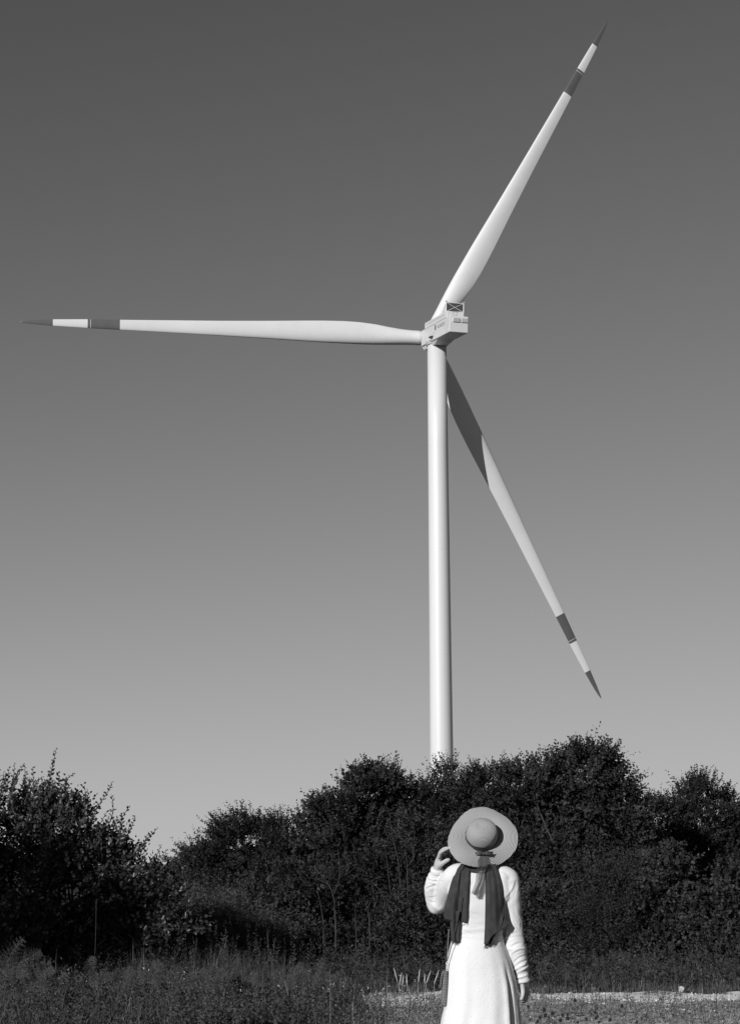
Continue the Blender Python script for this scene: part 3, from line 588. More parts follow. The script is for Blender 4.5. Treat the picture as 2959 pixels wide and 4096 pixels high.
# ================================================================== wind turbine
PSI, TILT = R(16), R(5.8)
aA = np.array([-math.sin(PSI) * math.cos(TILT), math.cos(PSI) * math.cos(TILT), math.sin(TILT)])
uA = np.cross(aA, [0, 0, 1]); uA /= np.linalg.norm(uA); wA = np.cross(uA, aA)
_r = ray(1746, 1330); T = CAM + _r * ((95 - EYE) / _r[2])
def NL(u, a, w): return T + uA * u + aA * a + wA * w
def turbine():
    root = empty('wind_turbine', (T[0], T[1], 0), 'tall white wind turbine with dark banded blade tips behind the hedgerow', 'wind turbine')
    # tower: stacked cans with hardly visible flanges
    vs = []; fs = []; n = 96; zs = []; z = 0.0
    top = T[2] - 2.35
    prof = []
    for k in range(6):
        z0 = top * k / 5
        prof.append((z0, 0))
    for z, e in prof:
        r = np.interp(z, [0, 27, top], [2.12, 1.96, 1.70]) + e
        for j in range(n):
            a = 2 * math.pi * j / n; vs.append((T[0] + r * math.cos(a), T[1] + r * math.sin(a), z))
    for i in range(len(prof) - 1):
        for j in range(n): fs.append((i * n + j, i * n + (j + 1) % n, (i + 1) * n + (j + 1) % n, (i + 1) * n + j))
    fs.append(tuple((len(prof) - 1) * n + j for j in range(n)))
    mesh('tower', vs, fs, M['tower'], root, True)
    for k in (1, 2, 3, 4):
        z0 = top * k / 5; r = float(np.interp(z0, [0, 27, top], [2.12, 1.96, 1.70])) + .004; v = []
        for zz in (z0 - .03, z0 + .03):
            for j in range(n):
                a = 2 * math.pi * j / n; v.append((T[0] + r * math.cos(a), T[1] + r * math.sin(a), zz))
        mesh('tower_joint', v, [(j, (j + 1) % n, n + (j + 1) % n, n + j) for j in range(n)], M['nacelle'], root, True)
    # yaw ring under the nacelle
    mb = MB()
    def disc(mb, c, ax, r0, r1, h, n=48):
        ax = np.array(ax, float); t1 = np.cross(ax, [1, 0, 0]); t1 /= np.linalg.norm(t1); t2 = np.cross(ax, t1); v = []
        for rr, hh in ((r0, 0), (r1, h)):
            for j in range(n):
                a = 2 * math.pi * j / n; v.append(np.array(c) + ax * hh + rr * (math.cos(a) * t1 + math.sin(a) * t2))
        f = [(j, (j + 1) % n, n + (j + 1) % n, n + j) for j in range(n)] + [tuple(range(n))[::-1], tuple(n + j for j in range(n))]
        mb.add(v, f)
    disc(mb, (T[0], T[1], top - .1), (0, 0, 1), 1.9, 2.0, .55)
    mb.build('yaw_ring', M['grey'], root, False)
    ax = (uA, aA, wA)
    # nacelle body
    mb = MB(); mb.box(NL(.05, -4.2, -.60), ax, (1.70, 8.15, 1.43), .10)
    # sloping belly plates below the body
    mb.add([NL(-1.45, 4.3, -2.02), NL(1.55, 4.3, -2.02), NL(1.55, -5.5, -2.02), NL(-1.45, -5.5, -2.02), NL(-1.2, 3.4, -2.75), NL(1.3, 3.4, -2.75), NL(1.3, -3.0, -2.62), NL(-1.2, -3.0, -2.62)],
           [(0, 1, 2, 3), (7, 6, 5, 4), (0, 4, 5, 1), (1, 5, 6, 2), (2, 6, 7, 3), (3, 7, 4, 0)])
    nac = mb.build('nacelle', M['nacelle'], root)
    md = MB(); md.box(NL(.10, -3.85, 1.42), ax, (1.62, 6.3, .60), .10); md.build('nacelle_roof', M['nacelle'], root)
    # seams on the side (raised 6 mm strips)
    mb = MB()
    for (a0, w0, a1, w1, t) in [(3.7, .80, -10.2, .80, .045), (-3.8, .70, -3.8, -1.95, .035), (-10.6, .75, -10.6, -2.0, .025), (-.9, -.72, -3.75, -.78, .03), (1.5, 1.55, -8.8, 1.55, .035)]:
        u = -1.655 if w0 > .78 and w0 < .9 else (-1.526 if w0 > 1 else -1.655)
        A = NL(u, a0, w0); B = NL(u, a1, w1); d = B - A; L = np.linalg.norm(d); d /= L; s = np.cross(d, uA)
        mb.box((A + B) / 2, (d, s, uA), (L / 2, t, .006))
    mb.build('panel_seams', M['seam'], nac)
    def quad(name, pts, mat, parent): 
        v = [NL(*p) for p in pts]; v2 = [x + (-uA) * .02 if abs(pts[0][0] + 1.66) < .05 else x - aA * .02 for x in v]
        k = len(v); mesh(name, v + v2, [tuple(range(k)), tuple(range(k, 2 * k))[::-1]] + [(i, (i + 1) % k, k + (i + 1) % k, k + i) for i in range(k)], mat, parent)
    quad('louvre', [(-1.66, -4.15, .50), (-1.66, -4.65, .50), (-1.66, -4.65, -.42), (-1.66, -4.15, -.42)], M['nacdark'], nac)
    quad('service_opening', [(-1.66, -.3, -1.13), (-1.66, -1.2, -.95), (-1.66, -3.4, -1.2), (-1.66, -2.7, -1.80)], M['nacdark'], nac)
    quad('service_opening', [(-1.66, .1, -1.72), (-1.66, -2.5, -1.80), (-1.66, -2.4, -1.88), (-1.66, .1, -1.82)], M['nacdark'], nac)
    # vent boxes on the rear face
    for (u0, u1) in ((-1.10, .22), (.46, 1.66)):
        c = NL((u0 + u1) / 2, -12.42, .12); mb = MB(); mb.box(c, ax, ((u1 - u0) / 2, .13, .36), .03)
        vb = mb.build('vent_box', M['nacelle'], root)
        m2 = MB(); m2.box(NL((u0 + u1) / 2, -12.565, .15), ax, ((u1 - u0) / 2 - .08, .012, .29)); m2.build('vent_grille', M['grey'], vb)
    # rear hatch lines
    mb = MB()
    mb.box(NL(.05, -10.165, 1.95), ax, (.62, .012, .04)); mb.box(NL(-.3, -10.165, 1.62), ax, (.02, .012, .28)); mb.box(NL(.32, -10.165, 1.62), ax, (.02, .012, .28)); mb.box(NL(.05, -10.165, 1.36), ax, (.5, .012, .02))
    mb.build('hatch', M['seam'], nac)
    # cooler on the roof: dark panel in a braced frame
    cu0, cu1, cw0, cw1, ca = -1.40, 1.78, 2.03, 3.62, -9.6
    mb = MB(); mb.box(NL((cu0 + cu1) / 2, ca + .16, (cw0 + cw1) / 2), ax, ((cu1 - cu0) / 2 - .08, .08, (cw1 - cw0) / 2 - .08)); cp = mb.build('cooler', M['radiator'], root)
    mb = MB()
    for (p, q, r) in [((cu0, cw0), (cu0, cw1), .09), ((cu1, cw0), (cu1, cw1), .09), ((cu0, cw1), (cu1, cw1), .08), ((cu0, cw0 + .05), (cu1, cw0 + .05), .06), ((cu0, cw0), (cu1, cw1), .045), ((cu0, cw1), (cu1, cw0), .045)]:
        mb.tube([NL(p[0], ca, p[1]), NL(q[0], ca, q[1])], r, 8)
    for u in (cu0, cu1): mb.tube([NL(u, ca, cw1), NL(u, ca + 2.2, 2.0)], .05, 6)
    mb.build('cooler_frame', M['nacelle'], cp)
    mb = MB(); mb.tube([NL(cu0, ca, cw1), NL(cu0, ca, cw1 + .3)], .04, 6); mb.ball(NL(cu0, ca, cw1 + .22), (.20, .20, .09), 10); mb.build('warning_lamp', M['grey'], root)
    mb = MB(); mb.tube([NL(cu1, ca, cw1), NL(cu1, ca, cw1 + .18)], .04, 6); mb.box(NL(cu1, ca, cw1 + .2), ax, (.28, .1, .05)); mb.build('wind_vane', M['grey'], root)
    mb = MB(); mb.tube([NL(.2, ca, cw1), NL(.2, ca, cw1 + .4), NL(.17, ca, cw1 + 1.9)], [.035, .025, .012], 6); mb.build('lightning_rod', M['nacelle'], root)
    # lettering on the side (hardly legible in the photograph)
    tx = bpy.data.curves.new('text', 'FONT'); tx.body = 'NORDEX'; tx.size = 1.15; tx.extrude = .004; tx.offset = .0; tx.shear = .12
    to = bpy.data.objects.new('t', tx); C.objects.link(to)
    me = bpy.data.meshes.new_from_object(to.evaluated_get(bpy.context.evaluated_depsgraph_get())); bpy.data.objects.remove(to)
    wd = max(v.co.x for v in me.vertices); sx = 4.4 / wd
    for v in me.vertices: v.co = Vector(NL(-1.662, -5.35 - v.co.x * sx, -.36 + v.co.y * .78))
    for p in me.polygons: pass
    me.update(); lo = link('lettering', me, material('lettering_grey', .30, .6), nac)
    # hub
    HUB = NL(0, 4.7, -.3)
    mb = MB(); mb.ball(HUB, (1.62, 1.95, 1.62), 32, axes=ax); mb.build('hub', M['blade'], root, True)
    mb = MB(); mb.tube([NL(0, 3.8, -.4), HUB], 1.25, 32); mb.build('main_shaft_cover', M['grey'], root, True)
    # blades
    rs = [(1.2, 2.66, 2.66, 0), (3.0, 2.66, 2.62, 0), (5.0, 2.80, 2.45, .15), (7.5, 3.22, 2.10, .4), (10, 3.68, 1.75, .7), (13, 3.98, 1.42, .9), (16, 4.02, 1.18, 1), (19.5, 3.92, 1.0, 1), (23, 3.70, .86, 1), (29.4, 3.22, .70, 1), (38.5, 2.66, .52, 1), (47.5, 2.22, .38, 1), (56.2, 1.80, .27, 1), (62, 1.58, .22, 1), (68, 1.16, .15, 1), (71.5, .74, .10, 1), (73.0, .42, .06, 1), (73.8, .12, .03, 1)]
    ra = [q[0] for q in rs]
    grid = sorted(set(list(np.linspace(1.2, 73.8, 70).round(2)) + [56.3, 62.0, 61.45, 61.52, 68.1, 73.0, 73.5]))
    def sec(r):
        c = np.interp(r, ra, [q[1] for q in rs]); t = np.interp(r, ra, [q[2] for q in rs]); k = np.interp(r, ra, [q[3] for q in rs])
        # smooth table a little
        pts = []
        n = 40
        for j in range(n):
            th = 2 * math.pi * j / n; x = math.cos(th)          # +1 leading edge
            xc = (1 - x) / 2                                      # 0 LE .. 1 TE
            circ = math.sin(th)
            af = 5 * (.2969 * math.sqrt(xc) - .126 * xc - .3516 * xc ** 2 + .2843 * xc ** 3 - .1015 * xc ** 4) * 2.0
            y = (1 - k) * circ + k * math.copysign(af, circ if abs(circ) > 1e-9 else 1)
            off = (.5 * (1 - k) + .38 * k)
            pts.append(((off - xc) * c, y * t / 2 + k * .10 * t * math.sin(math.pi * xc)))
        return pts
    def smooth_interp():
        pass
    pxm = None
    tips = [((2427, 86), 3.1), ((82, 1288), 5.0), ((2403, 2793), 2.8)]
    for (px, py), _c in tips:
        r = ray(px, py); r = r / np.linalg.norm(r); oc = CAM - HUB; b = oc @ r; Lb = 73.8
        disc_ = b * b - (oc @ oc - Lb * Lb); best = None
        for s in ((-1, 1) if disc_ > 0 else (0,)):
            X = CAM + r * (-b + s * math.sqrt(max(disc_, 0))); d = X - HUB; Lx = np.linalg.norm(d); d /= Lx
            cone = abs(math.degrees(math.asin(d @ aA)) - 3)
            if best is None or cone < best[0]: best = (cone, d, Lx)
        if abs(px - 82) < 1:
            X = CAM + r * (-b); d = X - HUB; Lx = np.linalg.norm(d); best = (0, d / Lx, Lx)
        d, Lx = best[1], best[2]; sc = Lx / 73.8
        tdir = np.cross(d, aA) ; tdir = -tdir / np.linalg.norm(tdir)
        # leading edge turns with the rotor, counter-clockwise as seen here
        az = math.atan2(d @ wA, d @ uA); want = -math.sin(az) * uA + math.cos(az) * wA
        if tdir @ want < 0: tdir = -tdir
        nrm = np.cross(d, tdir); 
        if nrm @ aA < 0: nrm = -nrm
        vs = []; fs = []; mi = []
        for g in grid:
            beta = R(np.interp(g, [0, 10, 20, 40, 73.8], [16, 14, 9, 3, -1])) + PITCHOFF
            cv = tdir * math.cos(beta) + nrm * math.sin(beta); tv = -tdir * math.sin(beta) + nrm * math.cos(beta)
            for (x, y) in sec(g): vs.append(HUB + d * g * sc + cv * x - tv * y)
        n = 40
        for i in range(len(grid) - 1):
            gm = (grid[i] + grid[i + 1]) / 2; dk = (56.3 < gm < 61.45) or (61.52 < gm < 62.0) or gm > 68.1
            for j in range(n):
                fs.append((i * n + j, i * n + (j + 1) % n, (i + 1) * n + (j + 1) % n, (i + 1) * n + j)); mi.append(1 if dk else 0)
        fs.append(tuple((len(grid) - 1) * n + j for j in range(n))); mi.append(1)
        fs.append(tuple(range(n))[::-1]); mi.append(0)
        bo = mesh('blade', vs, fs, [M['blade'], M['mark']], root, True)
        bo.data.polygons.foreach_set('material_index', mi)
PITCHOFF = R(-2)
turbine()

# ================================================================== person seen from behind
YP = 10.40
def W(cx, cy, d=0.0): return P(1600 + cx / 2.4767, 3180 + cy / 2.4767, YP + d)
def Wr(cx, cy, d, r): return tuple(W(cx, cy, d)) + (r,)
S1 = 1 / 1857.0      # metres per traced unit
M['skin'] = material('skin', .44, .5, .12, 18, .0008, 120)
M['blouse'] = material('white_cotton', .70, .8, .03, 10, .0012, 260, .2)
M['hair'] = material('dark_hair', .02, .5, .4, 60, stretch=(1, 1, .1))
def cloth_tweed():
    m = material('white_tweed', .73, .9, 0, 1, 0, 1, .15); t = m.node_tree; b = t.nodes['Principled BSDF']
    tc = t.nodes.new('ShaderNodeTexCoord')
    n = t.nodes.new('ShaderNodeTexNoise'); n.inputs['Scale'].default_value = 95; n.inputs['Detail'].default_value = 3
    v = t.nodes.new('ShaderNodeTexVoronoi'); v.inputs['Scale'].default_value = 62
    t.links.new(tc.outputs['Object'], n.inputs['Vector']); t.links.new(tc.outputs['Object'], v.inputs['Vector'])
    r = t.nodes.new('ShaderNodeMapRange'); r.inputs[1].default_value = .06; r.inputs[2].default_value = .16; r.inputs[3].default_value = .48; r.inputs[4].default_value = .73
    t.links.new(v.outputs['Distance'], r.inputs[0]); t.links.new(r.outputs[0], b.inputs['Base Color'])
    bp = t.nodes.new('ShaderNodeBump'); bp.inputs['Distance'].default_value = .0015; bp.inputs['Strength'].default_value = 1
    t.links.new(n.outputs[0], bp.inputs['Height']); t.links.new(bp.outputs[0], b.inputs['Normal'])
    return m
M['tweed'] = cloth_tweed()
def woven(name, base, rough=.9):
    m = material(name, base, rough, .18, 25, 0, 1, .1); t = m.node_tree; b = t.nodes['Principled BSDF']
    tc = t.nodes.new('ShaderNodeTexCoord'); mp = t.nodes.new('ShaderNodeMapping'); mp.inputs['Scale'].default_value = (1, 1, .08)
    n = t.nodes.new('ShaderNodeTexNoise'); n.inputs['Scale'].default_value = 160; n.inputs['Detail'].default_value = 3
    t.links.new(tc.outputs['Object'], mp.inputs[0]); t.links.new(mp.outputs[0], n.inputs['Vector'])
    bp = t.nodes.new('ShaderNodeBump'); bp.inputs['Distance'].default_value = .003; t.links.new(n.outputs[0], bp.inputs['Height']); t.links.new(bp.outputs[0], b.inputs['Normal'])
    return m
M['scarf'] = woven('dark_scarf_cloth', .046)
def straw_mat():
    m = material('straw', .40, .6, 0, 1, 0, 1, .4); t = m.node_tree; b = t.nodes['Principled BSDF']
    a = t.nodes.new('ShaderNodeAttribute'); a.attribute_name = 'braid'
    mul = t.nodes.new('ShaderNodeMath'); mul.operation = 'MULTIPLY'; mul.inputs[1].default_value = 2 * math.pi / .0070
    sn = t.nodes.new('ShaderNodeMath'); sn.operation = 'SINE'
    t.links.new(a.outputs['Fac'], mul.inputs[0]); t.links.new(mul.outputs[0], sn.inputs[0])
    r = t.nodes.new('ShaderNodeMapRange'); r.inputs[1].default_value = -1; r.inputs[2].default_value = 1; r.inputs[3].default_value = .355; r.inputs[4].default_value = .405
    t.links.new(sn.outputs[0], r.inputs[0]); t.links.new(r.outputs[0], b.inputs['Base Color'])
    tc = t.nodes.new('ShaderNodeTexCoord'); n = t.nodes.new('ShaderNodeTexNoise'); n.inputs['Scale'].default_value = 400
    t.links.new(tc.outputs['Object'], n.inputs['Vector'])
    ad = t.nodes.new('ShaderNodeMath'); ad.operation = 'MULTIPLY_ADD'; ad.inputs[1].default_value = .5
    t.links.new(n.outputs[0], ad.inputs[0]); t.links.new(sn.outputs[0], ad.inputs[2])
    bp = t.nodes.new('ShaderNodeBump'); bp.inputs['Distance'].default_value = .0013; t.links.new(ad.outputs[0], bp.inputs['Height']); t.links.new(bp.outputs[0], b.inputs['Normal'])
    return m
M['straw_hat'] = straw_mat()
def sheer(name, base, tr):
    m = material(name, base, .45, 0, 1, 0, 1, .4); t = m.node_tree; b = t.nodes['Principled BSDF']; out = t.nodes['Material Output']
    x = t.nodes.new('ShaderNodeBsdfTransparent'); mx = t.nodes.new('ShaderNodeMixShader'); mx.inputs[0].default_value = tr
    t.links.new(b.outputs[0], mx.inputs[1]); t.links.new(x.outputs[0], mx.inputs[2]); t.links.new(mx.outputs[0], out.inputs[0]); return m
M['ribbon'] = sheer('sheer_dark_ribbon', .10, .55)
M['band'] = material('dark_ribbon_band', .035, .45)

foot = W(800, 2268, 0); PB = (foot[0], YP, float(gh(foot[0], YP)))
person = empty('person', PB, 'person seen from behind in white, one hand at a straw hat', 'person')

# torso rows: traced y, centre x, half width (traced units), half depth (m)
TOR = [(695, 806, 110, .055), (715, 808, 190, .070), (745, 812, 270, .082), (790, 812, 318, .098), (850, 808, 318, .110), (950, 802, 296, .118), (1100, 792, 268, .112), (1250, 778, 252, .100), (1400, 768, 250, .100), (1480, 768, 262, .112)]
def torso_back(cx, cy, off=0.0):
    ys = [t[0] for t in TOR]; c = np.interp(cy, ys, [t[1] for t in TOR]); a = np.interp(cy, ys, [t[2] for t in TOR]); b = np.interp(cy, ys, [t[3] for t in TOR])
    u = min(1, abs(cx - c) / a); return -b * max(0.0, 1 - u ** 3.3) ** (1 / 3.3) - off
def loft(mb, rows, n=48, cap=True, power=2.2, fn=None):
    vs = []; fs = []
    for i, (y, c, a, b) in enumerate(rows):
        for j in range(n):
            th = 2 * math.pi * j / n; cs, sn = math.cos(th), math.sin(th)
            ex = 2 / power; X = math.copysign(abs(cs) ** ex, cs); Yd = math.copysign(abs(sn) ** ex, sn)
            k = fn(th, y) if fn else 0.0
            vs.append(W(c + X * (a + k), y, Yd * (b + k * S1)))
    for i in range(len(rows) - 1):
        for j in range(n): fs.append((i * n + j, i * n + (j + 1) % n, (i + 1) * n + (j + 1) % n, (i + 1) * n + j))
    if cap: fs.append(tuple(range(n))[::-1]); fs.append(tuple((len(rows) - 1) * n + j for j in range(n)))
    mb.add(vs, fs)
def resample(rows, k=4):
    return [tuple(q) for q in spline(rows, k)]

# hat frame
HA = np.array([0.03, -math.cos(R(30)), math.sin(R(30))]); HA /= np.linalg.norm(HA)
HC = W(806, 418, -.05)
HX = np.cross(HA, [0, 0, 1]); HX /= np.linalg.norm(HX); HX = HX if HX[0] > 0 else -HX; HY = np.cross(HX, HA); HY = HY if HY[2] > 0 else -HY
# head frame: face looks forward and up
hu = np.array([0, -.62, .785]); hf = np.array([0, .785, .62]); hx = np.array([1.0, 0, 0])
HEAD = HC - HA * .045

def body():
    mb = MB()
    # head
    mb.ball(HEAD, (.070, .088, .098), 24, axes=(hx, hf, hu))
    mb.ball(HEAD - hu * .045 + hf * .035, (.056, .055, .062), 20, axes=(hx, hf, hu))      # jaw
    mb.ball(HEAD - hu * .095 + hf * .062, .022, 12)                                        # chin
    limb(mb, [tuple(HEAD + hf * .085 + hu * .008) + (.009,), tuple(HEAD + hf * .104 - hu * .028) + (.011,)], 10)   # nose
    for s in (-1, 1):
        mb.ball(HEAD + hx * s * .012 + hf * .096 - hu * .032, .008, 8)
        mb.ball(HEAD + hx * s * .070 - hu * .012, (.009, .018, .030), 12, axes=(hx, hf, hu))   # ears
        mb.ball(HEAD + hx * s * .040 + hf * .066 - hu * .030, (.022, .016, .02), 10, axes=(hx, hf, hu))  # cheeks
        mb.ball(HEAD + hx * s * .028 + hf * .078 + hu * .018, (.02, .010, .006), 10, axes=(hx, hf, hu))  # brow
    mb.ball(HEAD + hf * .088 - hu * .062, (.024, .009, .006), 10, axes=(hx, hf, hu)); mb.ball(HEAD + hf * .086 - hu * .072, (.020, .009, .006), 10, axes=(hx, hf, hu))
    # neck and trunk
    nk = W(806, 745, .0)
    limb(mb, [tuple(nk + np.array([0, 0, -.06])) + (.058,), tuple(nk) + (.052,), tuple(HEAD - hu * .05 - hf * .01) + (.050,)], 18)
    rows = resample([(t[0] + 12, t[1], t[2] * .86, t[3] * .86) for t in TOR], 3); loft(mb, rows, 36)
    loft(mb, resample([(1400, 768, 205, .085), (1500, 768, 245, .10), (1620, 770, 265, .115), (1760, 772, 255, .105), (1850, 772, 225, .09)], 3), 36)
    for s, hip in ((-1, 690), (1, 860)):
        hp = W(hip, 1800, .0); kn = np.array([PB[0] + s * .085, YP + .02, .46]); an = np.array([PB[0] + s * .08, YP - .02, .09])
        limb(mb, [tuple(hp) + (.080,), tuple((hp + kn) / 2) + (.068,), tuple(kn) + (.05,), tuple((kn * .6 + an * .4) + [0, -.015, 0]) + (.05,), tuple(an) + (.034,)], 16)
        limb(mb, [tuple(an + [0, -.03, -.045]) + (.030,), tuple(an + [0, .07, -.045]) + (.032,), tuple(an + [0.01 * s, .15, -.062]) + (.022,), tuple(an + [0.01 * s, .19, -.068]) + (.016,)], 12)
        for k in range(5): mb.ball(an + [s * (-.022 + .012 * k), .20 - .008 * k, -.072], .011 if k else .014, 8)
    # arms under the sleeves
    limb(mb, [Wr(1080, 830, .0, .045), Wr(1112, 1100, .0, .040), Wr(1135, 1400, .0, .036), Wr(1165, 1560, .01, .036), Wr(1195, 1720, .015, .028), Wr(1212, 1860, .02, .0225)], 14)
    limb(mb, [Wr(525, 830, .0, .045), Wr(450, 960, .06, .040), Wr(370, 1100, .13, .036), Wr(335, 980, .11, .033), Wr(345, 860, .07, .028), Wr(372, 745, .02, .0225)], 14)
    # lowered hand: back of the hand outwards, thumb towards the skirt, fingers loosely curled
    limb(mb, [Wr(1212, 1850, .02, .0225), Wr(1214, 1885, .02, .022)], 12)
    limb(mb, [Wr(1216, 1880, .025, .021), Wr(1222, 1925, .03, .025), Wr(1230, 1960, .035, .024)], 14)
    limb(mb, [Wr(1228, 1885, .035, .019), Wr(1240, 1930, .045, .022), Wr(1246, 1962, .05, .020)], 14)
    for k, (x, d, ln) in enumerate([(1232, .005, 1.0), (1240, .026, 1.08), (1246, .047, 1.02), (1248, .066, .82)]):
        limb(mb, [Wr(x, 1950, d, .0098), Wr(x + 8, 1950 + 45 * ln, d - .002, .0092), Wr(x - 4, 1950 + 85 * ln, d - .012, .0085), Wr(x - 28, 1950 + 92 * ln, d - .022, .0075)], 10, 5)
    limb(mb, [Wr(1208, 1885, .0, .012), Wr(1214, 1930, -.022, .0125), Wr(1214, 1975, -.032, .0110), Wr(1204, 2015, -.030, .0095), Wr(1196, 2022, -.028, .0078)], 12, 5)
    # raised hand: palm seen edge on, index finger out to the brim, thumb below it
    limb(mb, [Wr(372, 748, .02, .0225), Wr(374, 715, .015, .0215)], 12)
    limb(mb, [Wr(368, 722, .012, .021), Wr(372, 680, .002, .0195), Wr(382, 640, -.010, .0165), Wr(388, 605, -.020, .0125)], 14)
    limb(mb, [Wr(376, 720, .03, .018), Wr(378, 680, .028, .019), Wr(384, 645, .024, .0165), Wr(390, 612, .018, .0130)], 14)
    limb(mb, [Wr(385, 612, -.030, .0108), Wr(398, 574, -.046, .0092), Wr(442, 545, -.070, .0078), Wr(500, 519, -.098, .0062)], 12, 6)     # index
    limb(mb, [Wr(386, 606, -.008, .0108), Wr(398, 566, -.016, .0100), Wr(430, 534, -.030, .0086), Wr(470, 522, -.042, .0068)], 12, 6)     # middle
    limb(mb, [Wr(390, 610, .012, .0102), Wr(402, 576, .006, .0094), Wr(428, 552, -.006, .0080), Wr(458, 545, -.014, .0064)], 12, 6)       # ring
    limb(mb, [Wr(394, 622, .032, .0092), Wr(404, 596, .028, .0082), Wr(424, 580, .018, .0070), Wr(446, 575, .010, .0058)], 12, 6)         # little
    limb(mb, [Wr(384, 705, -.012, .0145), Wr(408, 682, -.030, .0140), Wr(440, 662, -.040, .0120), Wr(468, 645, -.044, .0108), Wr(480, 641, -.046, .0088)], 12, 6)  # thumb
    o = mb.build('body', M['skin'], person); voxel(o, .0032, 3, .5)
    for s in (-1, 1):
        e = MB(); e.ball(HEAD + hx * s * .028 + hf * .082 + hu * .004, .0105, 12); e.build('eye', material('eye', .5, .2), o, True)
    h = MB(); h.ball(HEAD - hf * .016 + hu * .014, (.078, .088, .098), 24, axes=(hx, hf, hu)); h.ball(HEAD - hf * .07 - hu * .05, (.045, .04, .04), 16, axes=(hx, hf, hu))
    ho = h.build('hair', M['hair'], person, True); voxel(ho, .006, 3)
    return o
body()

def folds(base, seq):
    """radius list with small swellings: seq of (t, width, height)"""
    return lambda t: base(t) + sum(h * math.exp(-((t - c) / w) ** 2) for c, w, h in seq)
def sleeve(mb, pts, seq, n=28, k=10, seed=0):
    s = spline(pts, k); P3 = [np.array(q[:3]) for q in s]; m = len(s); vs = []; N = None
    for i, q in enumerate(s):
        t = i / (m - 1); r = q[3]; tg = P3[min(i + 1, m - 1)] - P3[max(i - 1, 0)]; tg /= np.linalg.norm(tg)
        if N is None: N = np.array([0, -1.0, 0])
        N = N - tg * (N @ tg); N /= np.linalg.norm(N); B = np.cross(tg, N)
        for j in range(n):
            a = 2 * math.pi * j / n; dr = 0
            for c, w, h, ph in seq:
                dr += h * math.exp(-((t - c - .045 * math.sin(a + ph) * (1 if seed == 1 else .45)) / w) ** 2) * (.55 + .45 * math.cos(a - ph))
            dr += .0014 * math.sin(2 * a + 9 * t + seed) + .001 * math.sin(3 * a - 15 * t)
            vs.append(P3[i] + (r + dr) * (math.cos(a) * N + math.sin(a) * B))
    fs = [(i * n + j, i * n + (j + 1) % n, (i + 1) * n + (j + 1) % n, (i + 1) * n + j) for i in range(m - 1) for j in range(n)]
    fs.append(tuple(range(n))[::-1]); fs.append(tuple((m - 1) * n + j for j in range(n)))
    mb.add(vs, fs)
CREASES = [(1130, 1240, 1200, 1345, 5, 10, 1), (1165, 1200, 1196, 1330, 4, 9, -1), (1040, 1445, 1205, 1405, 6, 11, -1), (1095, 1510, 1222, 1465, 6, 11, -1), (1105, 1590, 1232, 1535, 6, 11, -1), (1130, 1655, 1245, 1590, 6, 10, -1),
           (1145, 1700, 1252, 1640, 6, 10, -1), (1140, 1745, 1255, 1700, 5, 10, -1), (1150, 900, 1168, 1250, 5, 12, 1), (1040, 1030, 1145, 860, 5, 11, 1), (1090, 1120, 1120, 1330, 3, 12, 1),
           (270, 835, 405, 852, 6, 9, 1), (290, 880, 392, 872, 4, 9, 1), (258, 935, 385, 900, 6, 10, -1), (270, 975, 365, 950, 4, 9, -1), (280, 1012, 360, 1000, 4, 9, 1), (288, 1052, 350, 1062, 3, 9, 1), (390, 900, 360, 1080, 3, 12, 1), (430, 1020, 370, 1120, 3, 12, -1),
           (615, 1330, 835, 1395, 5, 10, 1), (600, 1290, 760, 1310, 3, 12, 1), (600, 1405, 835, 1425, 4, 9, 1), (670, 1150, 830, 1180, 2, 14, 1), (470, 1180, 520, 1400, 3, 12, 1)]
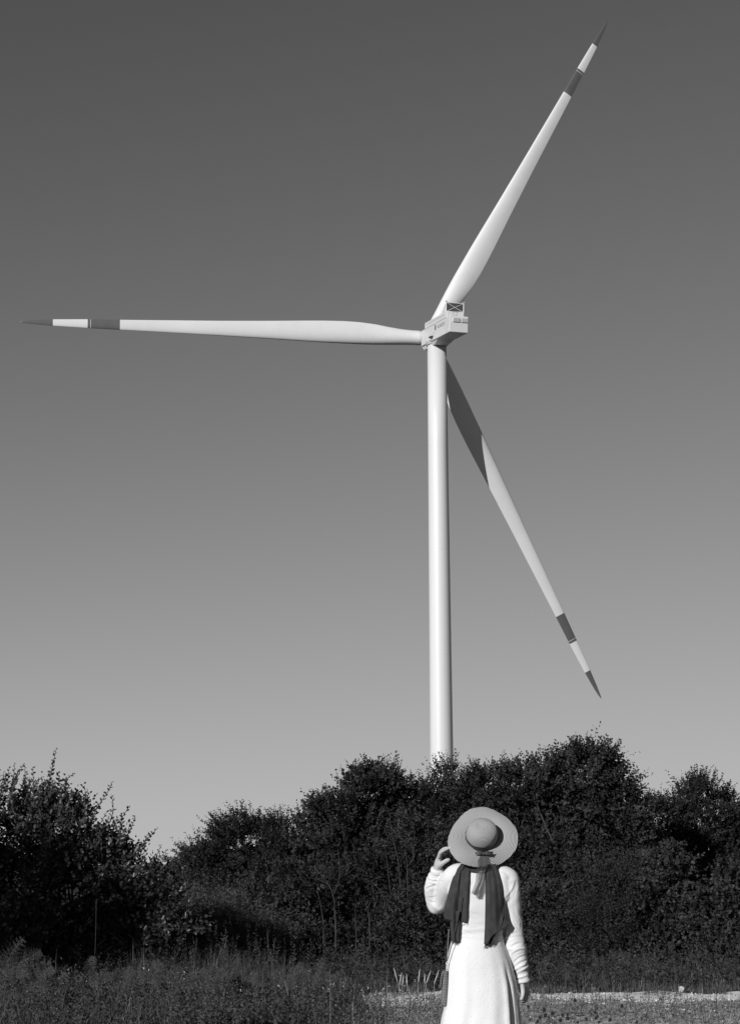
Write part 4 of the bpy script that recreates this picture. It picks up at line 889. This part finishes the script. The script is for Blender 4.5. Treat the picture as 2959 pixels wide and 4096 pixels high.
def blouse():
    mb = MB()
    rows = [(t[0], t[1], t[2], t[3]) for t in TOR[:-1]] + [(1418, 768, 252, .104)]
    loft(mb, resample(rows, 5), 72, power=2.9)
    # shoulders
    limb(mb, [Wr(640, 765, -.03, .050), Wr(560, 780, -.034, .054), Wr(520, 815, -.03, .056), Wr(500, 860, -.01, .056)], 18)
    limb(mb, [Wr(590, 840, -.045, .056), Wr(570, 960, -.04, .054)], 18)
    limb(mb, [Wr(960, 775, -.03, .052), Wr(1040, 806, -.036, .054), Wr(1082, 842, -.036, .054), Wr(1080, 930, -.04, .056)], 18)
    limb(mb, [Wr(1000, 840, -.05, .056), Wr(1010, 980, -.05, .056)], 18)
    # lowered sleeve
    sleeve(mb, [Wr(1070, 838, -.038, .058), Wr(1086, 950, -.036, .056), Wr(1106, 1100, -.022, .050), Wr(1120, 1250, -.006, .046), Wr(1128, 1400, .0, .050), Wr(1150, 1530, .005, .051), Wr(1180, 1650, .01, .045), Wr(1200, 1730, .015, .036), Wr(1208, 1790, .018, .033), Wr(1216, 1838, .02, .0335)],
           [(.49, .016, .006, 1.2), (.60, .020, .007, 5.2), (.69, .014, .008, .6), (.79, .020, .010, 5.7), (.855, .012, .010, .9), (.91, .010, .006, 4.5), (.30, .03, .004, 2.5), (.16, .03, .003, .5)], seed=1)
    # raised sleeve
    sleeve(mb, [Wr(512, 815, -.026, .057), Wr(468, 900, .016, .055), Wr(425, 1000, .08, .050), Wr(385, 1085, .12, .046), Wr(352, 1105, .135, .041), Wr(330, 1040, .12, .041), Wr(318, 930, .09, .042), Wr(334, 850, .06, .040), Wr(358, 790, .035, .033), Wr(366, 740, .02, .0315)],
           [(.50, .010, .004, 2.8), (.56, .009, .005, 3.4), (.61, .009, .006, 2.5), (.66, .009, .007, 3.2), (.71, .010, .008, 2.7), (.76, .009, .006, 3.6), (.815, .012, .013, 3.1), (.86, .009, .006, 2.5), (.90, .008, .004, 3.5), (.3, .03, .004, 1.0)], seed=4)
    o = mb.build('blouse', M['blouse'], person); voxel(o, .0036, 14, .5)
    def wr(co, no):
        x, z = co[:, 0], co[:, 2]; p = co.copy()
        f = n3(p, 16, 1.0) * .0018 + n3(p * [1, 1, 2.2], 30, 4.0) * .0010
        cx = x - PB[0]
        arm = np.clip((np.abs(cx) - .13) / .03, 0, 1)
        sk = p * [1.0, 1.0, 1.25] + np.stack([z * .6, z * 0, z * 0], -1) * np.sign(cx)[:, None]
        dz = p - CAM; den = dz @ FW; sx = ((CX + FPX * (dz @ RT) / den) - 1600) * 2.4767; sy = ((CY - FPX * (dz @ UP) / den) - 3180) * 2.4767
        back = np.clip(.35 - no[:, 1], 0, 1)
        f = f + arm * .0006 * n3(sk, 40, 7.0)
        for (x0, y0, x1, y1, am, wd, side) in CREASES:
            dx, dy = x1 - x0, y1 - y0; LL = math.hypot(dx, dy); t = ((sx - x0) * dx + (sy - y0) * dy) / LL ** 2
            bow = .10 * LL * (1 - (2 * np.clip(t, 0, 1) - 1) ** 2) * side
            dd = ((sx - x0) * dy - (sy - y0) * dx) / LL + bow; tp = np.clip(np.minimum(t, 1 - t) * 5 + .6, 0, 1)
            f = f + back * tp * am * .00055 * (.6 + .6 * n3(p, 31, x0 * .1)) * (-np.exp(-(dd / wd) ** 2) + .75 * np.exp(-((dd - 1.7 * wd) / (1.2 * wd)) ** 2))
        zz = (z - W(768, 1340)[2])      # soft horizontal gathers above the waist
        f += .0015 * np.exp(-(zz / .05) ** 2) * np.sin((zz + .09 * (cx - .01) ** 2 * 8) * 150) * (np.abs(cx) < .16)
        return f
    displace(o, wr)
    # open cuffs
    for (a, b, r0, r1) in ((W(1214, 1818, .018), W(1219, 1852, .02), .0375, .039), (W(363, 768, .028), W(368, 730, .018), .0355, .034)):
        c = MB(); d = unit(b - a); n = 36
        pts = [a - d * .0, a + (b - a) * .5, b, b - d * .0005, a + (b - a) * .3]; rr = [r0, (r0 + r1) / 2 + .001, r1, r1 - .0035, r0 - .005]
        c.tube(pts[:3] + [b - d * .001] + [a + (b - a) * .35], rr, n, caps=False)
        c.build('cuff', M['blouse'], o, True)
    return o
blouse()

def skirt():
    rows = [(1395, 768, 247, .101), (1440, 767, 255, .106), (1500, 766, 270, .116), (1580, 772, 296, .126), (1660, 784, 314, .132), (1760, 792, 330, .136), (1860, 802, 345, .142), (1960, 806, 354, .150), (2080, 808, 366, .158), (2180, 800, 384, .166), (2268, 796, 396, .174), (2500, 792, 430, .20), (2750, 790, 465, .225), (2960, 790, 490, .24)]
    rr = resample(rows, 8)
    def fn(th, y):
        g = max(0, (y - 1480) / 900)
        a = (th % (2 * math.pi))
        f = 5 * math.sin(5 * a + .6 * math.sin(y / 300)) + 4 * math.sin(9 * a + 1.1 + .5 * math.sin(3 * a)) + 2 * math.sin(17 * a + y / 500)
        # the deep fold on the right and the step on the left
        d1 = (a - 5.62); f += -52 * math.exp(-(d1 / .085) ** 2) * min(1, max(0, (y - 1640) / 300)) + 20 * math.exp(-((a - 5.42) / .09) ** 2) * min(1, max(0, (y - 1600) / 300))
        d2 = (a - 5.95); f += 16 * math.exp(-(d2 / .10) ** 2) * min(1, max(0, (y - 1700) / 300))
        return f * min(1.5, g * 1.2 + .03) * (1 if a > 3.3 else .8) + 1.5 * math.sin(y / 16 + 3 * math.sin(a * 3)) * math.exp(-((y - 1440) / 50) ** 2)
    mb = MB(); loft(mb, rr, 200, cap=False, power=2.25, fn=fn)
    o = mb.build('skirt', M['tweed'], person, True)
    sm = o.modifiers.new('t', 'SOLIDIFY'); sm.thickness = .002; sm.offset = -1
    displace(o, lambda co, no: n3(co, 40, 2.0) * .0009 + n3(co, 130, 5.0) * .0003)
skirt()

# ---------------- scarf: two long ends hanging down the back
def cloth(name, rows, nu, depth, mat, parent, thick=.003, sub=6, edge=None):
    """rows: (y_left, x_left, y_right, x_right) traced; depth(u, v, cx, cy) in metres"""
    rr = spline(rows, sub); m = len(rr); vs = []
    for i, (yl, xl, yr, xr) in enumerate(rr):
        v = i / (m - 1)
        for j in range(nu):
            u = j / (nu - 1); cx = xl + (xr - xl) * u; cy = yl + (yr - yl) * u
            if edge and i == m - 1: cy += edge(u)
            vs.append(W(cx, cy, depth(u, v, cx, cy)))
    fs = [(i * nu + j, (i + 1) * nu + j, (i + 1) * nu + j + 1, i * nu + j + 1) for i in range(m - 1) for j in range(nu - 1)]
    o = mesh(name, vs, fs, mat, parent, True)
    sm = o.modifiers.new('t', 'SOLIDIFY'); sm.thickness = thick; sm.offset = 0
    return o
def fold(u, v, k, ph=0, a=.006): return a * math.sin(k * u * 2 * math.pi + ph + .8 * math.sin(2.4 * v + ph)) 
def scarf():
    so = empty('t', (0, 0, 0), None, None); bpy.data.objects.remove(so)
    # collar round the neck, mostly under the brim
    mb = MB(); c = W(806, 712, .0)
    ring = [c + np.array([.105 * math.cos(a), .085 * math.sin(a) - .005, .012 * math.sin(a + 1)]) for a in np.linspace(0, 2 * math.pi, 33)]
    vs = []; n = 14
    for i, p in enumerate(ring[:-1]):
        a = 2 * math.pi * i / 32; rad = np.array([math.cos(a), math.sin(a), 0])
        for j in range(n):
            b = 2 * math.pi * j / n; r = .020 + .004 * math.sin(5 * b + a) + .002 * math.sin(3 * a)
            vs.append(p + rad * r * math.cos(b) * 1.1 + np.array([0, 0, 1]) * r * math.sin(b) * 1.3)
    fs = [(i * n + j, ((i + 1) % 32) * n + j, ((i + 1) % 32) * n + (j + 1) % n, i * n + (j + 1) % n) for i in range(32) for j in range(n)]
    mb.add(vs, fs); top = mb.build('scarf', M['scarf'], person, True)
    def dl(u, v, cx, cy):
        base = min(torso_back(cx, cy), -.060 - .03 * min(1, v * 2)) - .012
        g = -.012 * math.exp(-((cx - (625 - 70 * v)) / 9) ** 2) * -.5        # the dark groove
        if v < .08: base = base * (v / .08) + .02 * (1 - v / .08)
        return base + fold(u, v, 1.6, .5, .006) + fold(u, v, 3.7, 2, .0016) + g
    L = cloth('scarf_end', [(672, 610, 672, 690), (700, 588, 705, 692), (760, 548, 760, 683), (860, 506, 860, 678), (1000, 468, 1000, 669), (1100, 445, 1110, 663), (1180, 428, 1200, 660), (1228, 440, 1262, 652)], 60, dl, M['scarf'], top)
    L2 = cloth('scarf_underlayer', [(1150, 490, 1150, 590), (1230, 496, 1230, 586), (1320, 496, 1330, 582), (1400, 502, 1400, 578), (1440, 508, 1455, 576)], 24, lambda u, v, cx, cy: min(torso_back(cx, cy), -.095) - .014 + fold(u, v, 1.5, 1, .005), M['scarf'], L)
    def dr(u, v, cx, cy):
        base = min(torso_back(cx, cy), -.085) - .012
        if v < .06: base = base * (v / .06) + .02 * (1 - v / .06)
        hang = -.022 * max(0, v - .3)
        return base + hang + fold(u, v, .9, 2.6, .007) * (.4 + .6 * v) + fold(u, v, 3.1, 0, .0015)
    Rr = cloth('scarf_end', [(672, 838, 672, 925), (712, 836, 708, 945), (800, 839, 790, 985), (900, 842, 890, 1008), (1000, 842, 990, 1024), (1100, 842, 1090, 1032), (1200, 840, 1180, 1036), (1290, 838, 1235, 1050), (1400, 833, 1272, 1072), (1470, 830, 1280, 1070)], 60, dr, M['scarf'], top, edge=lambda u: 38 * math.exp(-((u - .12) / .12) ** 2) + 16 * math.exp(-((u - .9) / .1) ** 2) - 8)
    # second layer of the right end, nearer the body
    R2 = cloth('scarf_underlayer', [(1200, 850, 1200, 1020), (1300, 845, 1300, 1000), (1400, 842, 1390, 940), (1500, 838, 1470, 925)], 30, lambda u, v, cx, cy: min(torso_back(cx, cy), -.10) - .010 + fold(u, v, 1.6, 0, .006), M['scarf'], Rr)
    # fringes
    def fringe(pts, par, ln=26):
        mb = MB(); s = spline(pts, 10)
        for q in s:
            p = W(q[0], q[1], q[2]); e = W(q[0] + random.uniform(-6, 6), q[1] + ln * random.uniform(.7, 1.2), q[2] + random.uniform(-.003, .003))
            mb.tube([p, (p + e) / 2 + np.array([random.uniform(-.002, .002), 0, 0]), e], [.0011, .0009, .0005], 4)
        mb.build('fringe', M['scarf'], par)
    fringe([(508, 1438, -.095), (540, 1446, -.10), (576, 1452, -.10)], L2, 34)
    fringe([(440, 1228, -.1), (540, 1245, -.12), (650, 1262, -.12)], L, 16)
    fringe([(832, 1500, -.125), (880, 1490, -.12), (925, 1470, -.115)], R2, 24)
    fringe([(905, 1385, -.135), (980, 1335, -.125), (1070, 1290, -.115)], Rr, 14)
scarf()

# ---------------- straw hat
def hat():
    out = [(790, 121), (860, 125), (930, 150), (1000, 190), (1060, 230), (1110, 280), (1150, 340), (1167, 400), (1163, 480), (1140, 545), (1090, 610), (1030, 660), (960, 695), (880, 715), (800, 720), (720, 710), (640, 690), (580, 660), (530, 615), (490, 550), (472, 490), (475, 430), (495, 370), (530, 300), (580, 235), (640, 175), (710, 135)]
    def pl(cx, cy, off):
        r = ray(1600 + cx / 2.4767, 3180 + cy / 2.4767); t = ((HC + HA * off - CAM) @ HA) / (r @ HA); return CAM + r * t
    cl = out + [out[0]]; ring = []
    big = spline([out[-1]] + cl + [out[1]], 8)[8:-8 - 0]
    big = big[:len(out) * 8]
    n = len(big); vs = []; br = []
    rings = 30
    th0 = []
    for (x, y) in big:
        p0 = pl(x, y, 0); v = p0 - HC; a = math.atan2(v @ HY, v @ HX)
        wob = .017 * math.sin(2 * a + .6) + .009 * math.sin(3 * a + 2)
        p = pl(x, y, -.010 + wob)
        inner = HC + .083 * (math.cos(a) * HX + math.sin(a) * HY)
        th0.append((a, p, inner))
    for k in range(rings + 1):
        t = k / rings
        for (a, p, inner) in th0:
            q = inner + (p - inner) * t + HA * (.010 * math.sin(math.pi * t)) * (1 + .4 * math.sin(2 * a))
            vs.append(q); br.append(.11 + .12 + np.linalg.norm(p - inner) * t)
    fs = [(k * n + j, k * n + (j + 1) % n, (k + 1) * n + (j + 1) % n, (k + 1) * n + j) for k in range(rings) for j in range(n)]
    brim = mesh('straw_hat', vs, fs, M['straw_hat'], person, True)
    at = brim.data.attributes.new('braid', 'FLOAT', 'POINT'); at.data.foreach_set('value', np.array(br, np.float32))
    sm = brim.modifiers.new('t', 'SOLIDIFY'); sm.thickness = .0025; sm.offset = 0
    # crown
    vs = []; br = []; m = 40; n = 72; s = 0; last = None
    prof = [(0.0, .1085), (.012, .1085), (.024, .1075), (.038, .105), (.052, .099), (.064, .090), (.073, .078), (.079, .063), (.0825, .046), (.0835, .03), (.0835, .015), (.083, 0.0), (.083, -.006)]
    pr = spline(prof, 5)
    for (r, h) in pr:
        if last is not None: s += math.hypot(r - last[0], h - last[1])
        last = (r, h)
        for j in range(n):
            a = 2 * math.pi * j / n; rr = max(r, 0) * (1 + .02 * math.cos(2 * a) + .006 * math.sin(3 * a + s * 30)); dent = -.004 * math.exp(-((r * math.cos(a) + .02) ** 2 + (r * math.sin(a) - .01) ** 2) / .0004)
            vs.append(HC + HA * (h + dent) + HX * rr * math.cos(a) + HY * rr * math.sin(a)); br.append(s)
    fs = [(k * n + j, k * n + (j + 1) % n, (k + 1) * n + (j + 1) % n, (k + 1) * n + j) for k in range(len(pr) - 1) for j in range(n)]
    cr = mesh('hat_crown', vs, fs, M['straw_hat'], brim, True)
    at = cr.data.attributes.new('braid', 'FLOAT', 'POINT'); at.data.foreach_set('value', np.array(br, np.float32))
    # band
    vs = []
    for (r, h) in ((.0848, .002), (.0865, .010), (.0862, .024), (.0848, .030)):
        for j in range(n):
            a = 2 * math.pi * j / n; rr = r * (1 + .02 * math.cos(2 * a)) + .0006 * math.sin(9 * a + h * 300); vs.append(HC + HA * (h + .002 * math.sin(a * 3)) + HX * rr * math.cos(a) + HY * rr * math.sin(a))
    fs = [(k * n + j, k * n + (j + 1) % n, (k + 1) * n + (j + 1) % n, (k + 1) * n + j) for k in range(3) for j in range(n)]
    bd = mesh('ribbon_band', vs, fs, M['band'], brim, True)
    def onhat(cx, cy, lift): return pl(cx, cy, .006 + lift)
    # bow
    mb = MB()
    for lx in ([(820, 580), (795, 566), (762, 572), (742, 578)], [(828, 580), (860, 568), (892, 572), (922, 574)]):
        top = [onhat(x, y - (4 if k == 0 else 10), .012 + .006 * math.sin(k)) for k, (x, y) in enumerate(lx)]; bot = [onhat(x + (14 if k == 3 and x < 800 else (-14 if k == 3 else 0)), y + (8 if k == 0 else 26), .008 + .006 * math.sin(k + 1)) for k, (x, y) in enumerate(lx)]
        T1, B1 = spline(top, 5), spline(bot, 5); v = []; 
        for a, b in zip(T1, B1): v += [a, b]
        k = len(T1); mb.add(v + [x + HA * .003 for x in v], [(2 * i, 2 * i + 2, 2 * i + 3, 2 * i + 1) for i in range(k - 1)] + [(2 * k + 2 * i, 2 * k + 2 * i + 1, 2 * k + 2 * i + 3, 2 * k + 2 * i + 2) for i in range(k - 1)])
    mb.ball(onhat(825, 582, .010), (.010, .008, .010), 10)
    bow = mb.build('bow', M['band'], brim, True)
    # two sheer tails, lying on the brim and then hanging down the back
    for rows in ([(595, 772, 595, 832), (640, 769, 642, 828), (690, 766, 692, 824), (722, 764, 722, 822), (790, 752, 792, 812), (860, 745, 862, 800), (930, 722, 938, 780), (972, 704, 992, 752)],
                 [(595, 826, 595, 876), (640, 824, 640, 874), (690, 822, 690, 868), (722, 818, 722, 850), (790, 800, 792, 832), (870, 782, 872, 834), (950, 765, 950, 828), (1022, 752, 1030, 808)]):
        rr = spline(rows, 6); vs = []; nu = 8
        for (yl, xl, yr, xr) in rr:
            for j in range(nu):
                u = j / (nu - 1); cx = xl + (xr - xl) * u; cy = yl + (yr - yl) * u; t = min(1, max(0, (cy - 700) / 60))
                a = pl(cx, min(cy, 715), .004 + .002 * math.sin(5 * u)); b = W(cx, cy, torso_back(cx, cy) - .035 + .004 * math.sin(4 * u + cy / 60) + .02 * min(1, (cy - 700) / 300))
                if cy < 700: vs.append(a)
                else:
                    dep = (a[1] - YP) * (1 - t) + (b[1] - YP) * t; vs.append(W(cx, cy, dep))
        fs = [(i * nu + j, (i + 1) * nu + j, (i + 1) * nu + j + 1, i * nu + j + 1) for i in range(len(rr) - 1) for j in range(nu - 1)]
        tl = mesh('ribbon_tail', vs, fs, M['ribbon'], brim, True); sm = tl.modifiers.new('t', 'SOLIDIFY'); sm.thickness = .0008
hat()

# ---------------- shoulder bag, seen from its narrow side
def bag():
    c0 = W(430, 1900, .02); root = empty('shoulder_bag', W(425, 2085, .02), 'small woven shoulder bag hanging at the left hip of the person', 'bag')
    m = material('woven_bag', .20, .8, .15, 60); t = m.node_tree; b = t.nodes['Principled BSDF']
    tc = t.nodes.new('ShaderNodeTexCoord'); w = t.nodes.new('ShaderNodeTexWave'); w.bands_direction = 'Z'; w.inputs['Scale'].default_value = 38; w.inputs['Distortion'].default_value = .6
    t.links.new(tc.outputs['Object'], w.inputs['Vector']); bp = t.nodes.new('ShaderNodeBump'); bp.inputs['Distance'].default_value = .004; t.links.new(w.outputs[0], bp.inputs['Height']); t.links.new(bp.outputs[0], b.inputs['Normal'])
    def slab(name, rows, d0, d1, par, mat):
        vs = []; nn = 16; rr = spline(rows, 5)
        for (y, xl, xr) in rr:
            for j in range(nn):
                th = 2 * math.pi * j / nn; ex = .5; X = math.copysign(abs(math.cos(th)) ** ex, math.cos(th)); D = math.copysign(abs(math.sin(th)) ** ex, math.sin(th))
                vs.append(W((xl + xr) / 2 + X * (xr - xl) / 2, y, (d0 + d1) / 2 + D * (d1 - d0) / 2))
        fs = [(i * nn + j, i * nn + (j + 1) % nn, (i + 1) * nn + (j + 1) % nn, (i + 1) * nn + j) for i in range(len(rr) - 1) for j in range(nn)]
        fs.append(tuple(range(nn))[::-1]); fs.append(tuple((len(rr) - 1) * nn + j for j in range(nn)))
        return mesh(name, vs, fs, mat, par, True)
    slab('bag_body', [(1745, 440, 470), (1765, 428, 474), (1850, 415, 476), (1950, 406, 474), (2040, 398, 472), (2070, 404, 468), (2084, 420, 458)], -.075, .085, root, m)
    fl = slab('flap', [(1738, 432, 462), (1750, 415, 450), (1790, 403, 425), (1850, 396, 414), (1908, 391, 406), (1914, 393, 404)], -.070, .080, root, m)
    mb = MB()
    for k, p in enumerate(spline([(462, 1742, -.06), (459, 1700, -.07), (460, 1655, -.075)], 5)):
        mb.ball(W(p[0] + 2 * (-1) ** k, p[1], p[2]), .0042, 8)
    mb.build('chain', material('pale_metal', .7, .25, metal=.8), root, True)
    mb = MB(); s = spline([W(460, 1655, -.075), W(484, 1580, -.092), W(505, 1500, -.100), W(522, 1455, -.104), W(560, 1250, -.125), W(600, 1000, -.14)], 6); mb.tube(s, .0024, 8)
    mb.build('strap', material('dark_strap', .05, .5), root, True)
    mb = MB(); s = spline([W(458, 1745, .05), W(466, 1600, .06), W(474, 1450, .06), W(482, 1330, .05)], 6); mb.tube(s, .0035, 8)
    mb.build('strap', material('grey_strap', .12, .6), root, True)
bag()
